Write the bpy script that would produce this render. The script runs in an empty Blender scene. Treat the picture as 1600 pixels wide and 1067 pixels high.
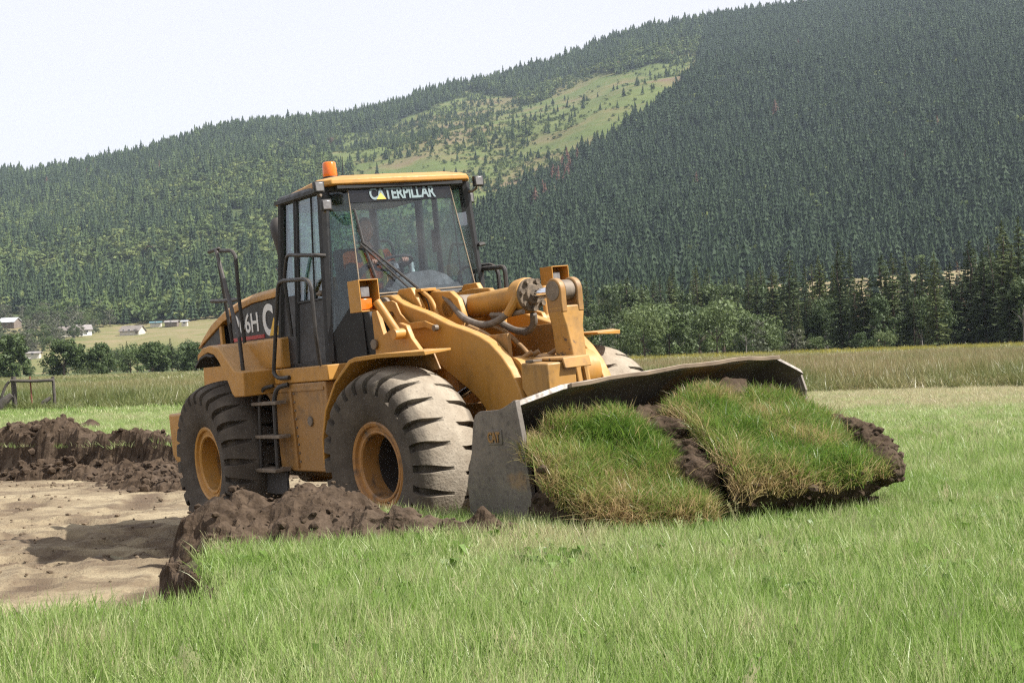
import bpy, bmesh, math, random
import numpy as np
from mathutils import Vector, Matrix, Euler

random.seed(7)
RNG = np.random.default_rng(11)
SC = bpy.context.scene
COL = SC.collection
rad = math.radians

# ------------------------------------------------------------------ camera
FPX = 2445.6            # focal length in pixels of a 1600 px wide picture
CZ, PITCH, ROLL = 1.7377, 0.007272, 0.034928
_fw = Vector((0, math.cos(PITCH), math.sin(PITCH)))
_r = Vector((1, 0, 0)); _u = _r.cross(_fw)
_c, _s = math.cos(ROLL), math.sin(ROLL)
_r2 = _r * _c - _u * _s
_u2 = _r * _s + _u * _c
cam_d = bpy.data.cameras.new("camera")
cam = bpy.data.objects.new("camera", cam_d); COL.objects.link(cam)
cm = Matrix.Identity(4)
for i in range(3):
    cm[i][0] = _r2[i]; cm[i][1] = _u2[i]; cm[i][2] = -_fw[i]
cm[2][3] = CZ
cam.matrix_world = cm
cam_d.sensor_width = 36.0
cam_d.lens = FPX / 1600 * 36
cam_d.clip_start = 0.1; cam_d.clip_end = 20000
SC.camera = cam

# ------------------------------------------------------------------ light
SUN_DIR = Vector((1.0, -0.22, 0)).normalized() * math.cos(rad(50)) + Vector((0, 0, math.sin(rad(50))))
sun_d = bpy.data.lights.new("sun", 'SUN'); sun_d.energy = 4.2; sun_d.angle = rad(0.5); sun_d.color = (1.0, 0.965, 0.91)
sun = bpy.data.objects.new("sun", sun_d); COL.objects.link(sun)
sun.rotation_euler = SUN_DIR.to_track_quat('Z', 'Y').to_euler(); sun.location = (60, -20, 80)

world = bpy.data.worlds.new("World"); SC.world = world; world.use_nodes = True
wn = world.node_tree; wn.nodes.clear()
wo = wn.nodes.new("ShaderNodeOutputWorld"); wb = wn.nodes.new("ShaderNodeBackground")
sky = wn.nodes.new("ShaderNodeTexSky"); sky.sky_type = 'NISHITA'; sky.sun_disc = False
sky.sun_elevation = rad(50); sky.sun_rotation = math.atan2(1.0, -0.22); sky.dust_density = 3.0; sky.air_density = 1.0
wb.inputs[1].default_value = 0.1
# thin bright cloud sheet in front of the blue sky
tc = wn.nodes.new("ShaderNodeTexCoord"); mp = wn.nodes.new("ShaderNodeMapping"); mp.inputs['Scale'].default_value = (1.2, 1.2, 4.0)
nz = wn.nodes.new("ShaderNodeTexNoise"); nz.inputs['Scale'].default_value = 2.2; nz.inputs['Detail'].default_value = 6; nz.inputs['Roughness'].default_value = 0.55
rp = wn.nodes.new("ShaderNodeMapRange"); rp.inputs[1].default_value = 0.3; rp.inputs[2].default_value = 0.7; rp.inputs[3].default_value = 0.90; rp.inputs[4].default_value = 0.985
mx = wn.nodes.new("ShaderNodeMix"); mx.data_type = 'RGBA'
mx.inputs[7].default_value = (4.15, 4.13, 4.40, 1)
wn.links.new(tc.outputs['Generated'], mp.inputs[0]); wn.links.new(mp.outputs[0], nz.inputs['Vector'])
wn.links.new(nz.outputs[0], rp.inputs[0]); wn.links.new(rp.outputs[0], mx.inputs[0])
wn.links.new(sky.outputs[0], mx.inputs[6]); wn.links.new(mx.outputs[2], wb.inputs[0]); wn.links.new(wb.outputs[0], wo.inputs[0])

SC.view_settings.view_transform = 'Standard'
SC.view_settings.look = 'None'
SC.view_settings.exposure = 1.2
SC.view_settings.gamma = 1.0
SC.view_settings.use_curve_mapping = False
SC.render.engine = 'CYCLES'
cy = SC.cycles
cy.use_denoising = False
cy.use_adaptive_sampling = False
try: cy.denoiser = 'OPENIMAGEDENOISE'
except Exception: pass
cy.filter_width = 1.25
cy.max_bounces = 8; cy.diffuse_bounces = 3; cy.glossy_bounces = 3; cy.transmission_bounces = 6
cy.transparent_max_bounces = 16; cy.volume_bounces = 0
cy.caustics_reflective = False; cy.caustics_refractive = False
cy.sample_clamp_indirect = 2.0
cy.sample_clamp_direct = 6.0

# ------------------------------------------------------------------ noise (numpy)
def _hash(ix, iy, iz, seed):
    h = (ix.astype(np.int64) * 374761393 + iy.astype(np.int64) * 668265263 + iz.astype(np.int64) * 2147483647 + seed * 974634777)
    h = (h ^ (h >> 13)) * 1274126177
    h = h & 0x7fffffff
    return ((h ^ (h >> 16)) & 0xffff) / 65535.0
def vnoise(x, y, z=None, seed=0):
    x = np.asarray(x, float); y = np.asarray(y, float)
    z = np.zeros_like(x) if z is None else np.asarray(z, float)
    ix, iy, iz = np.floor(x).astype(int), np.floor(y).astype(int), np.floor(z).astype(int)
    fx, fy, fz = x - ix, y - iy, z - iz
    fx, fy, fz = [f * f * (3 - 2 * f) for f in (fx, fy, fz)]
    out = 0
    for dx in (0, 1):
        for dy in (0, 1):
            for dz in (0, 1):
                w = (fx if dx else 1 - fx) * (fy if dy else 1 - fy) * (fz if dz else 1 - fz)
                out = out + w * _hash(ix + dx, iy + dy, iz + dz, seed)
    return out
def fbm(x, y, z=None, seed=0, oct=4, gain=0.5):
    a, t, s = 1.0, 0.0, 0.0
    x = np.asarray(x, float); y = np.asarray(y, float); z = None if z is None else np.asarray(z, float)
    for o in range(oct):
        t = t + a * (vnoise(x, y, z, seed + o) * 2 - 1); s += a
        a *= gain; x = x * 2.03 + 7.1; y = y * 2.03 + 3.7; z = None if z is None else z * 2.03 + 1.3
    return t / s
def smooth(e0, e1, x):
    t = np.clip((x - e0) / (e1 - e0), 0, 1); return t * t * (3 - 2 * t)

# ------------------------------------------------------------------ projection used to choose places
def hor(px): return 551.3 - (px - 800) * 0.0349
def project(P):
    P = np.asarray(P, float); d = P - np.array([0, 0, CZ])
    a = d @ np.array(_r2); b = d @ np.array(_u2); c = d @ np.array(_fw)
    return 800 + FPX * a / c, 533.5 - FPX * b / c
def at(px, Y): return (px - 800) / FPX * Y

# ------------------------------------------------------------------ object helpers
def tag(o, label=None, cat=None, group=None, kind=None):
    if label: o['label'] = label
    if cat: o['category'] = cat
    if group: o['group'] = group
    if kind: o['kind'] = kind
    return o
def empty(name, loc=(0, 0, 0), rz=0):
    o = bpy.data.objects.new(name, None); COL.objects.link(o)
    o.location = loc; o.rotation_euler = (0, 0, rz); o.empty_display_size = 0.2
    return o
def link_mesh(name, me, mat=None, parent=None, matrix=None):
    o = bpy.data.objects.new(name, me); COL.objects.link(o)
    if mat is not None and len(me.materials) == 0: me.materials.append(mat)
    if parent is not None: o.parent = parent
    if matrix is not None: o.matrix_local = matrix
    return o
def mesh_np(name, V, F, mat=None, smooth_sh=False, attrs=None):
    """V (n,3); F list/array of faces (all the same size when an array)"""
    me = bpy.data.meshes.new(name)
    V = np.asarray(V, np.float32)
    if isinstance(F, np.ndarray):
        k = F.shape[1]; n = len(F)
        me.vertices.add(len(V)); me.vertices.foreach_set('co', V.ravel())
        me.loops.add(n * k); me.loops.foreach_set('vertex_index', F.astype(np.int32).ravel())
        me.polygons.add(n); me.polygons.foreach_set('loop_start', np.arange(0, n * k, k, dtype=np.int32))
        me.update(calc_edges=True)
    else:
        me.from_pydata([tuple(v) for v in V], [], F); me.update()
    me.polygons.foreach_set('use_smooth', [smooth_sh] * len(me.polygons))
    for nm, (typ, dom, dat) in (attrs or {}).items():
        a = me.attributes.new(nm, typ, dom)
        dat = np.asarray(dat, np.float32)
        a.data.foreach_set({'FLOAT': 'value', 'FLOAT_COLOR': 'color', 'FLOAT_VECTOR': 'vector'}[typ], dat.ravel())
    if mat is not None: me.materials.append(mat)
    me.validate()
    return me

def catmull(pts, n=6):
    P = [Vector(p) for p in pts]; out = []
    for i in range(len(P) - 1):
        p0 = P[max(i - 1, 0)]; p1 = P[i]; p2 = P[i + 1]; p3 = P[min(i + 2, len(P) - 1)]
        for k in range(n):
            t = k / n
            out.append(0.5 * ((2 * p1) + (-p0 + p2) * t + (2 * p0 - 5 * p1 + 4 * p2 - p3) * t * t + (-p0 + 3 * p1 - 3 * p2 + p3) * t ** 3))
    out.append(P[-1]); return out
def rounded(pts, r=0.05, n=4):
    """polyline with rounded corners"""
    P = [Vector(p) for p in pts]; out = [P[0]]
    for i in range(1, len(P) - 1):
        a, b, c = P[i - 1], P[i], P[i + 1]
        d1, d2 = (a - b), (c - b); rr = min(r, d1.length * .48, d2.length * .48)
        q0, q1 = b + d1.normalized() * rr, b + d2.normalized() * rr
        for k in range(n + 1):
            t = k / n; out.append(q0 * (1 - t) ** 2 + b * 2 * t * (1 - t) + q1 * t * t)
    out.append(P[-1]); return out

class MB:
    def __init__(s): s.bm = bmesh.new()
    def box(s, x0, x1, y0, y1, z0, z1):
        v = [s.bm.verts.new((x, y, z)) for x in (x0, x1) for y in (y0, y1) for z in (z0, z1)]
        for f in ((0, 1, 3, 2), (4, 6, 7, 5), (0, 4, 5, 1), (2, 3, 7, 6), (0, 2, 6, 4), (1, 5, 7, 3)): s.bm.faces.new([v[i] for i in f])
        return s
    def loft(s, rings, cap=True, closed=False):
        R = [[s.bm.verts.new(p) for p in r] for r in rings]; n = len(R[0])
        pairs = list(zip(R, R[1:])) + ([(R[-1], R[0])] if closed else [])
        for a, b in pairs:
            for i in range(n):
                try: s.bm.faces.new((a[i], a[(i + 1) % n], b[(i + 1) % n], b[i]))
                except ValueError: pass
        if cap and not closed:
            s.bm.faces.new(R[0][::-1]); s.bm.faces.new(R[-1])
        return s
    def prism(s, pts, y0, y1):
        """profile in x,z extruded along y"""
        return s.loft([[(x, y0, z) for x, z in pts], [(x, y1, z) for x, z in pts]])
    def slab(s, pts, z0, z1):
        """outline in x,y extruded along z"""
        return s.loft([[(x, y, z0) for x, y in pts], [(x, y, z1) for x, y in pts]])
    def plate(s, quad, th, flip=1):
        """flat polygon in space given its thickness"""
        Q = [Vector(q) for q in quad]; n = (Q[1] - Q[0]).cross(Q[2] - Q[0]).normalized() * th * flip
        return s.loft([[q for q in Q], [q + n for q in Q]])
    def tube(s, path, r, n=10, cap=True):
        P = [Vector(p) for p in path]; rings = []; up = None
        for i, p in enumerate(P):
            t = (P[min(i + 1, len(P) - 1)] - P[max(i - 1, 0)]).normalized()
            if up is None:
                up = Vector((0, 0, 1)) if abs(t.z) < .9 else Vector((1, 0, 0))
            a = (up - t * up.dot(t)); a = a.normalized() if a.length > 1e-6 else t.orthogonal().normalized()
            b = t.cross(a); up = a
            rr = r[i] if isinstance(r, (list, tuple)) else r
            rings.append([p + a * (math.cos(2 * math.pi * k / n) * rr) + b * (math.sin(2 * math.pi * k / n) * rr) for k in range(n)])
        return s.loft(rings, cap)
    def cyl(s, p0, p1, r0, r1=None, n=24):
        return s.tube([p0, p1], [r0, r0 if r1 is None else r1], n)
    def lathe(s, prof, c=(0, 0, 0), axis=(0, 1, 0), n=32, close=False):
        """prof: (radius, offset along axis)"""
        ax = Vector(axis).normalized(); a = ax.orthogonal().normalized(); b = ax.cross(a); c = Vector(c); rings = []
        for r, h in prof:
            rings.append([c + ax * h + (a * math.cos(2 * math.pi * k / n) + b * math.sin(2 * math.pi * k / n)) * max(r, 1e-4) for k in range(n)])
        return s.loft(rings, cap=not close, closed=close)
    def build(s, name, mat, parent=None, matrix=None, bevel=0.0, seg=2, angle=35, smooth_sh=True):
        bmesh.ops.remove_doubles(s.bm, verts=s.bm.verts, dist=1e-5)
        bmesh.ops.recalc_face_normals(s.bm, faces=s.bm.faces)
        me = bpy.data.meshes.new(name); s.bm.to_mesh(me); s.bm.free()
        if smooth_sh:
            me.polygons.foreach_set('use_smooth', [True] * len(me.polygons))
            me.set_sharp_from_angle(angle=rad(angle))
        o = link_mesh(name, me, mat, parent, matrix)
        if bevel > 0:
            m = o.modifiers.new("edges", 'BEVEL'); m.width = bevel; m.segments = seg; m.limit_method = 'ANGLE'; m.angle_limit = rad(35)
            m.harden_normals = False
        return o

# ------------------------------------------------------------------ scatter of uncountable small growth
def proto_collection(name, meshes):
    c = bpy.data.collections.new(name)
    for i, me in enumerate(meshes):
        o = bpy.data.objects.new("%s_%02d" % (name, i), me); c.objects.link(o)
    return c
def scatter(name, P, rot, scale, idx, tint, coll, extra=None, parent=None):
    n = len(P)
    me = bpy.data.meshes.new(name)
    me.vertices.add(n); me.vertices.foreach_set('co', np.asarray(P, np.float32).ravel())
    a = me.attributes.new('irot', 'FLOAT_VECTOR', 'POINT'); a.data.foreach_set('vector', np.asarray(rot, np.float32).ravel())
    sc = np.asarray(scale, np.float32)
    if sc.ndim == 1: sc = np.repeat(sc[:, None], 3, 1)
    a = me.attributes.new('iscale', 'FLOAT_VECTOR', 'POINT'); a.data.foreach_set('vector', sc.ravel())
    a = me.attributes.new('iidx', 'INT', 'POINT'); a.data.foreach_set('value', np.asarray(idx, np.int32))
    a = me.attributes.new('tint', 'FLOAT', 'POINT'); a.data.foreach_set('value', np.asarray(tint, np.float32))
    for k, v in (extra or {}).items():
        a = me.attributes.new(k, 'FLOAT', 'POINT'); a.data.foreach_set('value', np.asarray(v, np.float32))
    me.update()
    o = link_mesh(name, me, None, parent)
    g = bpy.data.node_groups.new(name + "_spread", 'GeometryNodeTree')
    g.interface.new_socket("Geometry", in_out='INPUT', socket_type='NodeSocketGeometry')
    g.interface.new_socket("Geometry", in_out='OUTPUT', socket_type='NodeSocketGeometry')
    N = g.nodes; L = g.links
    gi = N.new('NodeGroupInput'); go = N.new('NodeGroupOutput')
    iop = N.new('GeometryNodeInstanceOnPoints'); ci = N.new('GeometryNodeCollectionInfo')
    ci.inputs['Collection'].default_value = coll; ci.inputs['Separate Children'].default_value = True; ci.inputs['Reset Children'].default_value = True
    def na(nm, t):
        q = N.new('GeometryNodeInputNamedAttribute'); q.data_type = t; q.inputs['Name'].default_value = nm; return q.outputs['Attribute']
    e2r = N.new('FunctionNodeEulerToRotation')
    L.new(na('irot', 'FLOAT_VECTOR'), e2r.inputs[0])
    L.new(gi.outputs[0], iop.inputs['Points']); L.new(ci.outputs[0], iop.inputs['Instance'])
    iop.inputs['Pick Instance'].default_value = True
    L.new(na('iidx', 'INT'), iop.inputs['Instance Index']); L.new(e2r.outputs[0], iop.inputs['Rotation']); L.new(na('iscale', 'FLOAT_VECTOR'), iop.inputs['Scale'])
    L.new(iop.outputs[0], go.inputs[0])
    m = o.modifiers.new("spread", 'NODES'); m.node_group = g
    return o

# ------------------------------------------------------------------ materials
MATS = {}
class NT:
    def __init__(s, name):
        s.m = bpy.data.materials.new(name); s.m.use_nodes = True; s.t = s.m.node_tree; s.N = s.t.nodes; s.L = s.t.links
        s.N.clear(); s.out = s.N.new('ShaderNodeOutputMaterial'); MATS[name] = s.m
        s._tc = None
    def new(s, t, **kw):
        n = s.N.new(t)
        for k, v in kw.items(): setattr(n, k, v)
        return n
    def l(s, a, b): s.L.new(a, b)
    def coords(s, kind='Object'):
        if s._tc is None: s._tc = s.N.new('ShaderNodeTexCoord')
        return s._tc.outputs[kind]
    def noise(s, scale, detail=4, rough=0.55, coord=None, stretch=None):
        n = s.N.new('ShaderNodeTexNoise'); n.inputs['Scale'].default_value = scale; n.inputs['Detail'].default_value = detail; n.inputs['Roughness'].default_value = rough
        c = coord or s.coords()
        if stretch:
            mpn = s.N.new('ShaderNodeMapping'); mpn.inputs['Scale'].default_value = stretch; s.l(c, mpn.inputs[0]); c = mpn.outputs[0]
        s.l(c, n.inputs['Vector']); return n.outputs[0]
    def ramp(s, f, stops):
        r = s.N.new('ShaderNodeValToRGB'); e = r.color_ramp.elements
        while len(e) < len(stops): e.new(0.5)
        for k, (p, c) in enumerate(stops):
            e[k].position = p; e[k].color = (c[0], c[1], c[2], 1) if not isinstance(c, (int, float)) else (c, c, c, 1)
        s.l(f, r.inputs[0]); return r.outputs[0]
    def maprange(s, f, a, b, c, d):
        n = s.N.new('ShaderNodeMapRange'); s.l(f, n.inputs[0])
        for i, v in enumerate((a, b, c, d)): n.inputs[i + 1].default_value = v
        return n.outputs[0]
    def mix(s, f, a, b, mode='MIX'):
        n = s.N.new('ShaderNodeMix'); n.data_type = 'RGBA'; n.blend_type = mode
        for sock, v in ((n.inputs[0], f), (n.inputs[6], a), (n.inputs[7], b)):
            if isinstance(v, (int, float)): sock.default_value = v
            elif isinstance(v, tuple): sock.default_value = (v[0], v[1], v[2], 1)
            else: s.l(v, sock)
        return n.outputs[2]
    def math(s, op, a, b=0.0):
        n = s.N.new('ShaderNodeMath'); n.operation = op
        for i, v in enumerate((a, b)):
            if isinstance(v, (int, float)): n.inputs[i].default_value = v
            else: s.l(v, n.inputs[i])
        return n.outputs[0]
    def attr(s, name, inst=False, out='Fac'):
        n = s.N.new('ShaderNodeAttribute'); n.attribute_name = name; n.attribute_type = 'INSTANCER' if inst else 'GEOMETRY'
        return n.outputs[out]
    def objrand(s):
        return s.N.new('ShaderNodeObjectInfo').outputs['Random']
    def bump(s, h, strength, dist):
        n = s.N.new('ShaderNodeBump'); n.inputs['Strength'].default_value = strength; n.inputs['Distance'].default_value = dist
        s.l(h, n.inputs['Height']); return n.outputs[0]
    def principled(s, color, rough=0.5, metal=0.0, normal=None, spec=0.5, **kw):
        p = s.N.new('ShaderNodeBsdfPrincipled')
        for nm, v in (('Base Color', color), ('Roughness', rough), ('Metallic', metal), ('Specular IOR Level', spec)) + tuple(kw.items()):
            sock = p.inputs[nm]
            if isinstance(v, (int, float)): sock.default_value = v
            elif isinstance(v, tuple): sock.default_value = (v + (1,))[:4] if sock.type == 'RGBA' else v
            else: s.l(v, sock)
        if normal is not None: s.l(normal, p.inputs['Normal'])
        return p.outputs[0]
    def done(s, shader): s.l(shader, s.out.inputs[0]); return s.m

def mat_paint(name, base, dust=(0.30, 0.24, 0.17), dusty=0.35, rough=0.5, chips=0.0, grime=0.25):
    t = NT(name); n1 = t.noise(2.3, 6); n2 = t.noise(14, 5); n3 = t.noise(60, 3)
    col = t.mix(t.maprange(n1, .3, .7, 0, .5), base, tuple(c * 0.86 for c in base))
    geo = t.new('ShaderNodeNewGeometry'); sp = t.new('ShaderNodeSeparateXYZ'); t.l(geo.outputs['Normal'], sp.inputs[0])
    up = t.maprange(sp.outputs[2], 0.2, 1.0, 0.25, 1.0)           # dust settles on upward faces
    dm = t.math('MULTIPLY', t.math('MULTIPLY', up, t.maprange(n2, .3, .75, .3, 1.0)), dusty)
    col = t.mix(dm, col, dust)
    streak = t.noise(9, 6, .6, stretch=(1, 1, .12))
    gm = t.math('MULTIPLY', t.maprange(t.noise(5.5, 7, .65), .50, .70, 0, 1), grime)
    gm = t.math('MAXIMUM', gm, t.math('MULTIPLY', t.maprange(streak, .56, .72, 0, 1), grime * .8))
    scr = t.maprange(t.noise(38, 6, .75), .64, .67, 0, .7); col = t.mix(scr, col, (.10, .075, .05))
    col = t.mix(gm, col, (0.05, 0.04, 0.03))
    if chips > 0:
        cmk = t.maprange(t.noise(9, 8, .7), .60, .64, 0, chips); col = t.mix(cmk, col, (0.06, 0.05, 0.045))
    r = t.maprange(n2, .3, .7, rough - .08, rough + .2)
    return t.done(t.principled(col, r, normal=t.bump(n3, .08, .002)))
def mat_simple(name, col, rough=0.5, metal=0.0, var=0.2, scale=8, bump=0.0, spec=0.5):
    t = NT(name); n = t.noise(scale, 5)
    c = t.mix(t.maprange(n, .3, .7, 0, 1), tuple(x * (1 - var) for x in col), tuple(x * (1 + var) for x in col))
    return t.done(t.principled(c, t.maprange(n, .3, .7, rough - .06, rough + .1), metal, t.bump(t.noise(scale * 5, 4), bump, .01) if bump else None, spec))
# ================================================================== THE SETTING
ZG = 0.38                                   # level of the uncut turf; the stripped soil lies about 0.4 m lower
STRIP = [(-70, 9.2), (-9, 8.4), (-2.95, 8.1), (-2.2, 8.0), (-1.78, 8.1), (-1.62, 8.5), (-1.72, 9.2), (-2.05, 10.1), (-2.38, 10.8), (-2.5, 11.4), (-2.0, 12.2), (-1.35, 12.95), (-.55, 12.55), (.12, 11.8), (1.4, 12.75), (2.7, 13.8),
         (2.05, 15.3), (1.2, 17.5), (.2, 20), (-2, 24), (-5.2, 26.3), (-7.4, 27.6), (-9.6, 28.6), (-16, 31), (-70, 38)]
def sdist(x, y, poly=STRIP):
    """signed distance to the stripped area, positive inside"""
    x = np.asarray(x, float); y = np.asarray(y, float)
    d = np.full(x.shape, 1e9); ins = np.zeros(x.shape, bool); n = len(poly)
    for i in range(n):
        ax, ay = poly[i]; bx, by = poly[(i + 1) % n]
        ex, ey = bx - ax, by - ay
        t = np.clip(((x - ax) * ex + (y - ay) * ey) / (ex * ex + ey * ey), 0, 1)
        d = np.minimum(d, np.hypot(x - ax - t * ex, y - ay - t * ey))
        c = ((ay > y) != (by > y)) & (x < (bx - ax) * (y - ay) / (by - ay + 1e-12) + ax)
        ins ^= c
    return np.where(ins, d, -d)
def strip_sd(x, y):
    near = smooth(26, 16, np.asarray(y, float))
    return sdist(x, y) + 0.10 * fbm(np.asarray(x) * 2.2, np.asarray(y) * 2.2, seed=5, oct=4) + (1 - near) * 0.3 * fbm(np.asarray(x) * .8, np.asarray(y) * .8, seed=9)
def z_turf(x, y):
    x = np.asarray(x, float); y = np.asarray(y, float)
    f = smooth(60, 20, y)
    rise = 0
    return ZG + f * 0.04 * fbm(x * .35, y * .35, seed=21, oct=3) + rise
TRACKS = ((-7.6, 14.0, 3.3, .32), (-7.6, 14.0, 4.5, .30), (-9.5, 21.5, 4.4, .45), (-9.5, 21.5, 2.6, .4), (-6.5, 17.5, 2.2, .35), (-5.5, 30.0, 12.2, .40), (-5.5, 30.0, 14.4, .40))   # arcs left by tyres: centre, radius, half width
def z_soil(x, y):
    x = np.asarray(x, float); y = np.asarray(y, float)
    base = np.clip(0.0704 * (x + 1.1646) + 0.0102 * (y - 16.05), -0.17, 0.19)
    rut = 0.010 * np.sin((y + 0.25 * x + 1.2 * fbm(x * .25, y * .25, seed=3)) * 3.1) * smooth(-2.5, -6, x)
    for cx_, cy_, R_, w_ in TRACKS:
        q = np.abs(np.hypot(x - cx_, y - cy_) - R_ + .06 * fbm(x, y, seed=46)); m_ = smooth(w_, w_ * .75, q); an_ = np.arctan2(y - cy_, x - cx_) * R_
        base = base - m_ * (.022 + .018 * np.sign(np.sin(an_ * 6.283 / .40 + q * 3))) + .022 * smooth(.14, .0, np.abs(q - w_))
    return base + rut + 0.022 * fbm(x * 1.1, y * 1.6, seed=31, oct=5) + 0.016 * fbm(x * 5, y * 8, seed=33, oct=4, gain=.65)
def z_ground(x, y):
    k = smooth(-0.03, 0.16, strip_sd(x, y))
    return z_turf(x, y) * (1 - k) + z_soil(x, y) * k

# ---- ground material
t = NT("ground_cover")
st = t.attr('strip'); wet = t.attr('wet')
n1 = t.noise(0.55, 6, .6, stretch=(1, 2.2, 1)); n2 = t.noise(5, 8, .65); n3 = t.noise(30, 6, .6)
soil = t.ramp(n1, [(.30, (.125, .090, .058)), (.45, (.24, .190, .120)), (.60, (.315, .258, .165)), (.75, (.35, .29, .188))])
soil = t.mix(t.maprange(n2, .50, .68, 0, .75), soil, (.135, .095, .062))
soil = t.mix(t.maprange(n3, .55, .75, 0, .4), soil, (.09, .065, .045))
soil = t.mix(wet, soil, (.105, .075, .050))
turf = t.ramp(t.noise(.35, 5), [(.3, (.045, .060, .020)), (.55, (.075, .095, .032)), (.75, (.15, .14, .065))])
turf = t.mix(t.maprange(t.noise(9, 6), .5, .75, 0, .6), turf, (.05, .045, .022))
col = t.mix(st, turf, soil)
bh = t.math('ADD', t.math('MULTIPLY', n2, .6), t.math('MULTIPLY', n3, .4))
t.done(t.principled(col, .93, normal=t.bump(bh, 1.0, .07), spec=.2))

def axis(lo, hi, step, lo2, hi2, grow=1.16):
    mid = list(np.arange(lo, hi + step / 2, step)); a = []; b = []
    s, v = step, lo
    while v > lo2: s *= grow; v -= s; a.append(v)
    s, v = step, hi
    while v < hi2: s *= grow; v += s; b.append(v)
    return np.array(a[::-1] + mid + b)
gx = axis(-7.5, 3.6, .075, -420, 420); gy = axis(7.2, 30.5, .085, -60, 420)
GX, GY = np.meshgrid(gx, gy)
GZ = z_ground(GX, GY)
nxg, nyg = len(gx), len(gy)
ii = np.arange(nyg - 1)[:, None] * nxg + np.arange(nxg - 1)[None, :]
Fg = np.stack([ii, ii + 1, ii + nxg + 1, ii + nxg], -1).reshape(-1, 4)
sdg = strip_sd(GX, GY)
stv = smooth(-0.10, -0.01, sdg)
wetv = smooth(.75, .12, sdg) * smooth(-.12, .02, sdg)
# damp wheel tracks that curve over the stripped soil
band = fbm(GX * .22 + .5 * GY * .1, GY * .75, seed=41, oct=4) + .5 * fbm(GX * .9, GY * 3.0, seed=42, oct=3)
wetv = np.maximum(wetv, .80 * smooth(.06, .34, band) * (.55 + .45 * smooth(-.2, .2, fbm(GX * 5, GY * 9, seed=47, oct=3))) * smooth(0, .3, sdg))
for (cx, cyy, R0, w) in TRACKS:
    dd = np.abs(np.hypot(GX - cx, GY - cyy) - R0 + .35 * fbm(GX * .6, GY * .6, seed=44))
    wetv = np.maximum(wetv, smooth(w, w * .25, dd) * .95 * smooth(-.2, .35, fbm(GX * 1.3, GY * 1.3, seed=50)))
me = mesh_np("field", np.stack([GX, GY, GZ], -1).reshape(-1, 3), Fg, MATS["ground_cover"], True,
             {'strip': ('FLOAT', 'POINT', stv), 'wet': ('FLOAT', 'POINT', wetv)})
tag(link_mesh("field", me), kind='structure')

# ---- hillside -----------------------------------------------------------------
RPX = np.array([-1400, -600, -200, 0, 60, 200, 330, 420, 560, 640, 680, 800, 900, 985, 1040, 1180, 1300, 1450, 1600, 2200, 3000], float)
RY = np.array([360, 318, 285, 268, 272, 250, 212, 197, 184, 164, 145, 122, 90, 58, 42, 22, 8, -30, -62, -160, -190], float)
def e_ridge(a):
    px = 800 + a * FPX
    return (hor(px) - np.interp(px, RPX, RY)) / FPX
def d_ridge(a): return 2250 + 160 * np.sin(a * 9 + 1)
def z_hill(a, D):
    px = 800 + a * FPX
    b750 = np.interp(px, [-600, 0, 200, 345, 600, 900, 1200, 1400, 1600, 2400], [.025, .026, .026, .029, .034, .038, .042, .0455, .0495, .056])
    z750 = b750 * 750
    dr = d_ridge(a); zr = e_ridge(a) * dr
    s = np.clip((D - 750) / (dr - 750), 0, 1.6)
    up = z750 + (zr - z750) * np.minimum(s, 1) ** 1.08
    low = 0.2 + (z750 - .2) * smooth(430, 780, D) * np.clip((D - 430) / 320, 0, 1) ** .25
    z = np.where(D < 750, low, up)
    z = np.where(s > 1, zr - (s - 1) * 420, z)
    x = a * D
    env = np.clip(s * 4, 0, 1) * np.clip((1 - s) * 5, 0, 1)
    z = z + env * (26 * fbm(x / 420, D / 520, seed=61, oct=3) + 7 * fbm(x / 90, D / 120, seed=64, oct=3))
    return z
ha = np.linspace(-.95, 1.05, 260); hd = np.concatenate([np.linspace(380, 760, 34), np.linspace(780, 2700, 96), np.linspace(2760, 4200, 14)])
HA, HD = np.meshgrid(ha, hd); HZ = z_hill(HA, HD); HX = HA * HD
DIAG = (np.array([560, 640, 720, 790, 860, 960, 1040, 1085, 1100, 1130]), np.array([530, 420, 358, 322, 278, 216, 164, 122, 80, -200]))
def hill_zone(px, py):
    """0 dark spur, 1 open clearing, 2 mixed slope, 3 ridge belt"""
    diag = np.interp(px, DIAG[0], DIAG[1])
    spur = (py > diag) & (px > 560) | (px > 1100)
    ridge = np.interp(px, RPX, RY)
    n = fbm(px / 60, py / 40, seed=70, oct=4)
    top = np.interp(px, [360, 440, 560, 640, 760, 840, 900, 1000, 1085], [225, 212, 210, 182, 138, 160, 118, 98, 84])
    bot = np.interp(px, [360, 440, 560, 640, 720, 790], [285, 305, 345, 380, 380, 380])
    cl = (py > top + 22 * n) & (py < bot + 26 * n) & (px > 520 + 170 * n) & ~spur
    return np.where(spur, 0, np.where(cl, 1, np.where(py < ridge + 30, 3, 2)))
hpx, hpy = project(np.stack([HX, HD, HZ], -1).reshape(-1, 3)); hzv = hill_zone(hpx, hpy)
past = ((hpx < 380) & (HD.ravel() < 790)).astype(float)
dry = ((hpx > 1180) & (HD.ravel() < 735)).astype(float)
t = NT("hillside_cover")
op = t.attr('open'); pa = t.attr('pasture'); dr_ = t.attr('dry')
n1 = t.noise(.008, 6, .6); n2 = t.noise(.05, 6, .65)
woods = t.ramp(n2, [(.3, (.012, .020, .010)), (.7, (.03, .042, .018))])
clear = t.ramp(n1, [(.34, (.14, .10, .064)), (.44, (.135, .125, .053)), (.52, (.088, .115, .036)), (.7, (.125, .142, .049))])
clear = t.mix(t.maprange(n2, .48, .7, 0, .6), clear, (.07, .085, .032))
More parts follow.
